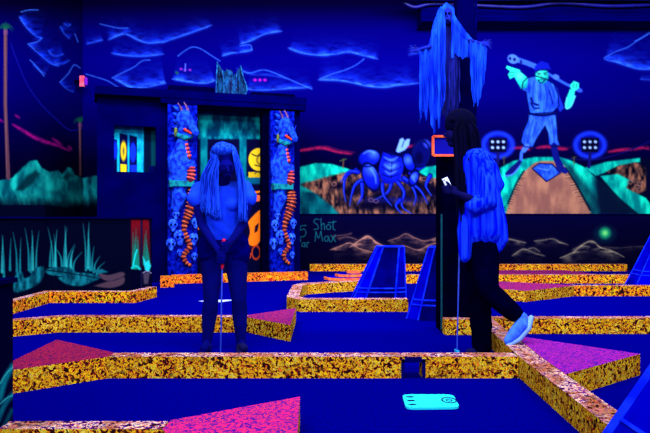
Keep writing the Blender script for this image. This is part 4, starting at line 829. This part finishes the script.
# ---------------------------------------------------------------- women
YW = 4.75
def q(px, py, d=0.0): return P(px, py, YW+d)
w1 = thing('person', 'long-haired woman in bright blue-lit tee and shorts bending over her putter', 'person', (*G(222,351),0))
def grip_hand(bm, c, axis, side, r=.016):
    """palm with four curled fingers and a thumb around an upright grip at c"""
    axis = Vector(axis).normalized(); out = Vector((side, 0, 0)); fwd = Vector((0,-1,0)); pm = c+out*.028+Vector((0,.004,0))
    add_ell(bm, pm, (.017,.03,.042)); 
    for k in range(4):
        z = axis*(.030-.020*k); L = (.9,1.0,.95,.8)[k]
        add_tube(bm, [pm+z+fwd*.02, c+z+fwd*.030*L+out*.012, c+z+fwd*.030*L-out*.010, c+z+fwd*.010-out*.022*L], [.0095,.009,.0085,.007], 8)
    add_tube(bm, [pm+axis*.02+fwd*.012, c+axis*.036+fwd*.022+out*.006, c+axis*.014+fwd*.026-out*.006], [.011,.010,.008], 8)
gA, gB = q(223.5,247,-.34), q(222.8,258,-.34); ax = (gA-gB).normalized()
def body1(bm):
    add_ell(bm, q(224,158,-.16), (.073,.09,.088), Matrix.Rotation(-.5, 3, 'X')); add_ell(bm, q(226.5,168,-.215), (.056,.06,.06)); add_ell(bm, q(227.5,176,-.235), (.028,.028,.024))
    add_tube(bm, [q(228,168,-.275), q(228.4,171.5,-.292)], [.009,.012]); add_ell(bm, q(228,175,-.27), (.018,.012,.008))
    for sx in (-1,1): add_ell(bm, q(226.5+sx*9.6,162,-.17), (.01,.02,.028)); add_ell(bm, q(227.5+sx*3.6,165,-.27), (.016,.01,.007))
    add_tube(bm, [q(223,176,-.14), q(222,187,-.05)], [.05,.055])
    add_tube(bm, [q(201,189,-.03), q(244,188,-.03)], [.05,.05]); add_ell(bm, q(222,200,-.03), (.13,.1,.14)); add_ell(bm, q(222,222,.02), (.115,.09,.13)); add_ell(bm, q(223,242,.05), (.145,.11,.1))
    for sx, hx, kx, axx in ((-1,213,211,207),(1,235,239,241)):
        add_tube(bm, [q(hx,243,.05), q((hx+kx)/2,272,.03), q(kx,300,.0), q(kx+(axx-kx)*.35,313,.02), q(kx+(axx-kx)*.6,324,.02), q(axx,343,.03)], [.092,.078,.055,.058,.05,.034])
        add_tube(bm, [q(axx,345,.05), q(axx+sx*2,347,-.1)], [.032,.028])
    for pts in ([q(199.5,190,-.03), q(199,208,-.06), q(202,225,-.1), q(211,240,-.22), q(219,252,-.31)], [q(246,190,-.03), q(246.5,207,-.06), q(243,224,-.1), q(235,237,-.22), q(227,246,-.31)]):
        add_tube(bm, pts, [.046,.04,.034,.03,.021])
    grip_hand(bm, gB, ax, -1); grip_hand(bm, gA+Vector((0,0,.0)), ax, 1)
blob('body', body1, .0065, M['skin1'], w1, 2)
for sx in (-1,1): bm = bmesh.new(); add_ell(bm, q(227.5+sx*3.4,167.3,-.268), (.008,.004,.003), seg=10); finish(bm, 'eye', M['shorts'], w1, True)
wr = lambda a, f: (lambda co: a*np.sin(co[:,0]*f+3*np.sin(co[:,2]*14))*np.sin(co[:,2]*f*.6+co[:,0]*9))
def tee(bm):
    add_tube(bm, [q(202,190,-.03), q(243,189,-.03)], [.062,.062]); add_ell(bm, q(222,200,-.04), (.152,.125,.15)); add_tube(bm, [q(222,205,-.02), q(223,229,.03)], [.14,.143])
    add_tube(bm, [q(200,190,-.03), q(196.5,199,-.045)], [.066,.068]); add_tube(bm, [q(245,189,-.03), q(248,198,-.045)], [.062,.066])
    for sx in (-1,1): add_ell(bm, q(222+sx*9,203,-.11), (.06,.055,.06))
blob('tee_shirt', tee, .008, M['tee'], w1, 3, wr(.004, 40))
def shorts(bm):
    add_ell(bm, q(223,240,.05), (.162,.125,.1)); add_tube(bm, [q(223,230,.04), q(223,240,.05)], [.13,.14])
    for hx, kx in ((212,211),(236,238)): add_tube(bm, [q(hx,244,.05), q(kx,254,.04)], [.1,.094])
so = blob('shorts', shorts, .008, M['shorts'], w1, 2, wr(.003, 60))
def shoe1(bm):
    for sx, axx in ((-1,207),(1,241)): pass
for sx, axx in ((-1,207),(1,241)):
    def sh(bm): add_tube(bm, [q(axx,346,.07), q(axx+sx*.5,347,-.02), q(axx+sx*2.5,348,-.14)], [.036,.034,.032]); add_ell(bm, q(axx+sx*1,349,-.04), (.04,.14,.016))
    o = blob('shoe', sh, .007, M['shoe_d'] if sx > 0 else M['skin1'], w1, 1)
bm = bmesh.new(); rnd = random.Random(3)
add_ell(bm, q(222.5,155.5,-.14), (.088,.1,.098), Matrix.Rotation(-.5, 3, 'X')); add_ell(bm, q(222.5,150.5,-.185), (.08,.095,.052)); 
for i in range(620):
    side = -1 if i % 11 < 6 else 1; f = rnd.random(); back = rnd.random(); fr = 1-back
    if side < 0: mid = (219.5-8*f, 157+3*rnd.random()); m2 = (218.5-18*f, 180); e = (216-16*f+6*rnd.random(), 208+12*rnd.random()-8*f)
    else: mid = (233.5+4.5*f, 156+3*rnd.random()); m2 = (237.5+7*f, 180); e = (238+7*f+3*rnd.random(), 208+14*rnd.random())
    x0_ = 224+side*3*rnd.random(); d0_ = -.19+.14*back
    pts = spline([q(x0_, 143.5+1.5*fr, d0_), q((x0_+mid[0])/2+side*2, 147+1.5*fr, d0_-.02*fr), q(mid[0], mid[1], -.24+.26*back), q(m2[0], m2[1], -.215+.2*back), q(e[0], e[1], -.2+.1*back)], 4)
    r = .004+.005*rnd.random(); add_tube(bm, pts, [r*(1-.5*k/len(pts)) for k in range(len(pts))], 5)
finish(bm, 'hair', M['hair1'], w1, True)
# putter 1
pu = thing('putter', 'golf putter with red grip in the long-haired woman hands', 'golf club', tuple(q(221,349,-.2)), 'golf putters')
tip = q(220.5,349,-.3); tip.z = .03
bm = bmesh.new(); add_tube(bm, [gB+(gB-gA)*.92, tip], [.006,.005], 8); finish(bm, 'shaft', M['shaft'], pu, True)
bm = bmesh.new(); add_tube(bm, [gA+(gA-gB)*.6, gB+(gB-gA)*.9], [.013,.010], 10); finish(bm, 'grip', M['grip'], pu, True)
bm = bmesh.new(); add_box(bm, tip.x-.02, tip.x+.07, tip.y-.015, tip.y+.015, .004, .03); finish(bm, 'club_head', M['shaft'], pu, bevel=.005)

YV = 4.6
def r_(px, py, d=0.0): return P(px, py, YV+d)
w2 = thing('person', 'dark-haired woman in long striped shirt stepping left, looking at her phone', 'person', (*G(480,355),0))
hd_ = r_(449,190,-.24)
def body2(bm):
    add_ell(bm, r_(460,126,0), (.092,.073,.1)); add_ell(bm, r_(453,135,0), (.052,.056,.062)); add_ell(bm, r_(452,144,0), (.03,.03,.022))
    add_tube(bm, [r_(446.6,131,0), r_(444.4,136,0)], [.008,.011]); add_ell(bm, r_(447,140.6,0), (.010,.018,.007)); add_ell(bm, r_(449,127,0), (.02,.045,.02)); add_ell(bm, r_(462,134,-.07), (.018,.01,.028))
    add_tube(bm, [r_(462,144,0), r_(470,156,0)], [.048,.055]); add_tube(bm, [r_(475,160,-.14), r_(475,160,.14)], [.055,.055])
    add_ell(bm, r_(475,178,0), (.1,.14,.17)); add_ell(bm, r_(478,210,0), (.09,.12,.14)); add_ell(bm, r_(481,242,0), (.11,.145,.11))
    add_tube(bm, [r_(476,160,-.15), r_(482,182,-.2), r_(481,203,-.22), r_(468,198,-.25), r_(455,193,-.25)], [.048,.042,.036,.03,.021])
    add_tube(bm, [r_(474,160,.15), r_(474,185,.17), r_(470,205,.12), r_(462,222,.02), r_(460,228,-.0)], [.048,.04,.034,.028,.02])
    # standing far leg, trailing near leg on its toes
    add_tube(bm, [r_(481,246,.07), r_(480,275,.06), r_(480,302,.04), r_(482,320,.06), r_(482,348,.07)], [.09,.075,.055,.055,.036]); add_tube(bm, [r_(484,352,.09), r_(471,353.5,.04)], [.03,.026])
    add_tube(bm, [r_(483,246,-.08), r_(486,272,-.12), r_(489,292,-.2), r_(503,306,-.24), r_(520,318,-.27)], [.09,.078,.056,.052,.034]); add_tube(bm, [r_(524,322,-.28), r_(508,341,-.3)], [.03,.026])
    # near hand holding the phone
    add_ell(bm, hd_+Vector((.02,0,.0)), (.04,.016,.03))
    for k in range(4): b = hd_+Vector((0,-.006,.018-.014*k)); add_tube(bm, [b, b+Vector((-.03+.003*k,-.014,.004)), b+Vector((-.045+.004*k,0,.006)), b+Vector((-.035,.014,.008))], [.0095,.009,.008,.007], 8)
    add_tube(bm, [hd_+Vector((.015,-.01,.015)), hd_+Vector((-.005,-.016,.04)), hd_+Vector((-.02,-.012,.055))], [.011,.01,.008], 8)
    c = r_(459.5,231,-.01); grip_hand(bm, c, (0,0,1), 1)
blob('body', body2, .0065, M['skin2'], w2, 2)
bm = bmesh.new(); add_ell(bm, r_(446.3,131.5,-.035), (.006,.009,.006), seg=10); finish(bm, 'eye', M['shorts'], w2, True)
def shirt(bm):
    add_tube(bm, [r_(477,159,-.14), r_(477,159,.14)], [.066,.066]); add_tube(bm, [r_(477,165,-.07), r_(482,200,-.07), r_(484,228,-.07)], [.12,.135,.14]); add_tube(bm, [r_(477,165,.07), r_(482,200,.07), r_(483,228,.07)], [.12,.13,.135])
    add_tube(bm, [r_(478,160,-.16), r_(486,180,-.2), r_(486,202,-.22), r_(474,205,-.24)], [.062,.075,.08,.06])
    add_tube(bm, [r_(476,160,.15), r_(476,185,.18), r_(471,202,.14)], [.06,.06,.05])
    add_tube(bm, [r_(494,200,-.08), r_(499,225,-.1), r_(501,240,-.1), r_(496,252,-.1)], [.06,.06,.055,.025]); add_tube(bm, [r_(496,215,.08), r_(500,240,.08), r_(496,250,.08)], [.06,.055,.03]); add_tube(bm, [r_(466,205,-.1), r_(465,232,-.12), r_(465,256,-.12)], [.05,.055,.045]); add_tube(bm, [r_(470,215,.1), r_(468,240,.1)], [.05,.05]); add_tube(bm, [r_(478,158,-.1), r_(488,166,-.12), r_(496,185,-.1)], [.065,.06,.06])
blob('striped_shirt', shirt, .008, M['stripe'], w2, 3, lambda co: .0035*np.sin(co[:,0]*95+2*np.sin(co[:,2]*6))*np.clip((1.5-co[:,2])*3, .2, 1))
def trous(bm):
    add_ell(bm, r_(482,244,0), (.125,.155,.1))
    add_tube(bm, [r_(481,246,.07), r_(479,275,.06), r_(479,302,.05), r_(481,325,.06), r_(482,347,.07)], [.105,.098,.085,.078,.068])
    add_tube(bm, [r_(483,248,-.08), r_(485,272,-.12), r_(489,291,-.2), r_(503,304,-.24), r_(515,314,-.26)], [.105,.095,.078,.07,.058])
blob('trousers', trous, .008, M['pants'], w2, 2, wr(.003, 50))
def sh1(bm):
    add_tube(bm, [r_(522,318,-.275), r_(522,325,-.285), r_(515,334,-.295), r_(509,340.5,-.3)], [.04,.05,.046,.034])
s1 = blob('shoe', sh1, .006, M['shoe'], w2, 1)
bm = bmesh.new(); add_tube(bm, [r_(531,318,-.29), r_(528.5,328,-.31), r_(519,339,-.32), r_(508,345.5,-.32)], [.018,.02,.02,.014], 10); finish(bm, 'sole', M['sole'], s1, True)
def sh2(bm): add_tube(bm, [r_(485,352,.09), r_(470,353,.04)], [.038,.034])
blob('shoe', sh2, .007, M['shoe_d'], w2, 1)
bm = bmesh.new(); rnd = random.Random(8); add_ell(bm, r_(460.5,123.5,.0), (.112,.088,.108)); add_tube(bm, [r_(453,120,-.06), r_(448.5,122,0), r_(453,120,.06)], .022, 10)
for i in range(150):
    a_ = rnd.random(); y_ = -.1+.2*rnd.random()
    s_ = r_(458+8*rnd.random(), 112+3*rnd.random(), y_*.4); m1 = r_(454+23*a_, 130, y_*.9); m2 = r_(455+25*a_, 156, y_); e = r_(457+17*a_, 195+36*rnd.random()*(1-.6*a_), y_*1.1-.06)
    pts = spline([s_, m1, m2, e], 4); r = .008+.007*rnd.random(); add_tube(bm, pts, [r*(1-.6*k/len(pts)) for k in range(len(pts))], 6)
finish(bm, 'hair', M['hair2'], w2, True)
ph = thing('phone', 'white phone held up in the dark-haired woman hand', 'phone', tuple(hd_+Vector((-.03,0,.0))))
bm = bmesh.new(); Mx = Matrix.Translation(hd_+Vector((-.012,.0,.045))) @ Matrix.Rotation(-.45, 4, 'Y'); add_box(bm, -.02, .02, -.005, .004, -.05, .04, Mx); finish(bm, 'phone_case', M['white'], ph, bevel=.003)
bm = bmesh.new(); add_box(bm, -.014, -.006, -.0065, -.0052, .024, .034, Mx); finish(bm, 'camera_lens', M['ink'], ph)
pv = thing('putter', 'thin golf putter hanging from the dark-haired woman hand by the column', 'golf club', tuple(r_(457,351,0)), 'golf putters')
c = r_(459.5,231,-.01); tp = r_(457,350,-.05); tp.z = .03
bm = bmesh.new(); add_tube(bm, [c-Vector((0,0,.1)), tp], [.006,.005], 8); finish(bm, 'shaft', M['shaft'], pv, True)
bm = bmesh.new(); add_tube(bm, [c+Vector((0,0,.08)), c-Vector((0,0,.1))], [.014,.011], 10); finish(bm, 'grip', M['pants'], pv, True)
bm = bmesh.new(); add_box(bm, tp.x-.012, tp.x+.012, tp.y-.04, tp.y+.04, .004, .04); finish(bm, 'club_head', mat('head_cyan', C(20,150,200)), pv, bevel=.005)

# ---------------------------------------------------------------- light
def area(loc, tgt, size, sy, power, col=(.82,.82,1)):  # pale area lights added out of view, standing in for the black light
    l = bpy.data.lights.new('added_area_light', 'AREA'); l.shape = 'RECTANGLE'; l.size = size; l.size_y = sy; l.energy = power; l.color = col
    o = bpy.data.objects.new('added_area_lamp', l); COL.objects.link(o); o.location = loc; o.rotation_euler = (Vector(tgt)-Vector(loc)).to_track_quat('-Z', 'Y').to_euler(); return o
area((0,-1.0,3.4), (0,4,.6), 5, .6, 260)
area((0.6,3.2,4.4), (0.6,8.5,.8), 7, .5, 380)
area((0.8,6.4,4.9), (0.8,12.4,1.4), 9, .5, 620)  # added to light the back mural from the front
area((0.6,7.5,5.1), (0.6,8.5,0), 9, .5, 120)
w = bpy.data.worlds.new('w'); scn.world = w; w.use_nodes = True; bg = w.node_tree.nodes['Background']; bg.inputs[0].default_value = (.7,.7,1,1); bg.inputs[1].default_value = .25

cam = bpy.data.cameras.new('camera'); co = bpy.data.objects.new('camera', cam); COL.objects.link(co); co.location = (0,0,H); co.rotation_euler = (math.radians(90),0,0)
cam.sensor_width = 36; cam.lens = 36; cam.shift_y = (HZ-216.5)/F; cam.clip_start = .05; scn.camera = co
vs = scn.view_settings; vs.view_transform = 'Standard'; vs.look = 'None'; vs.gamma = 1; vs.use_curve_mapping = False; vs.exposure = 0.6
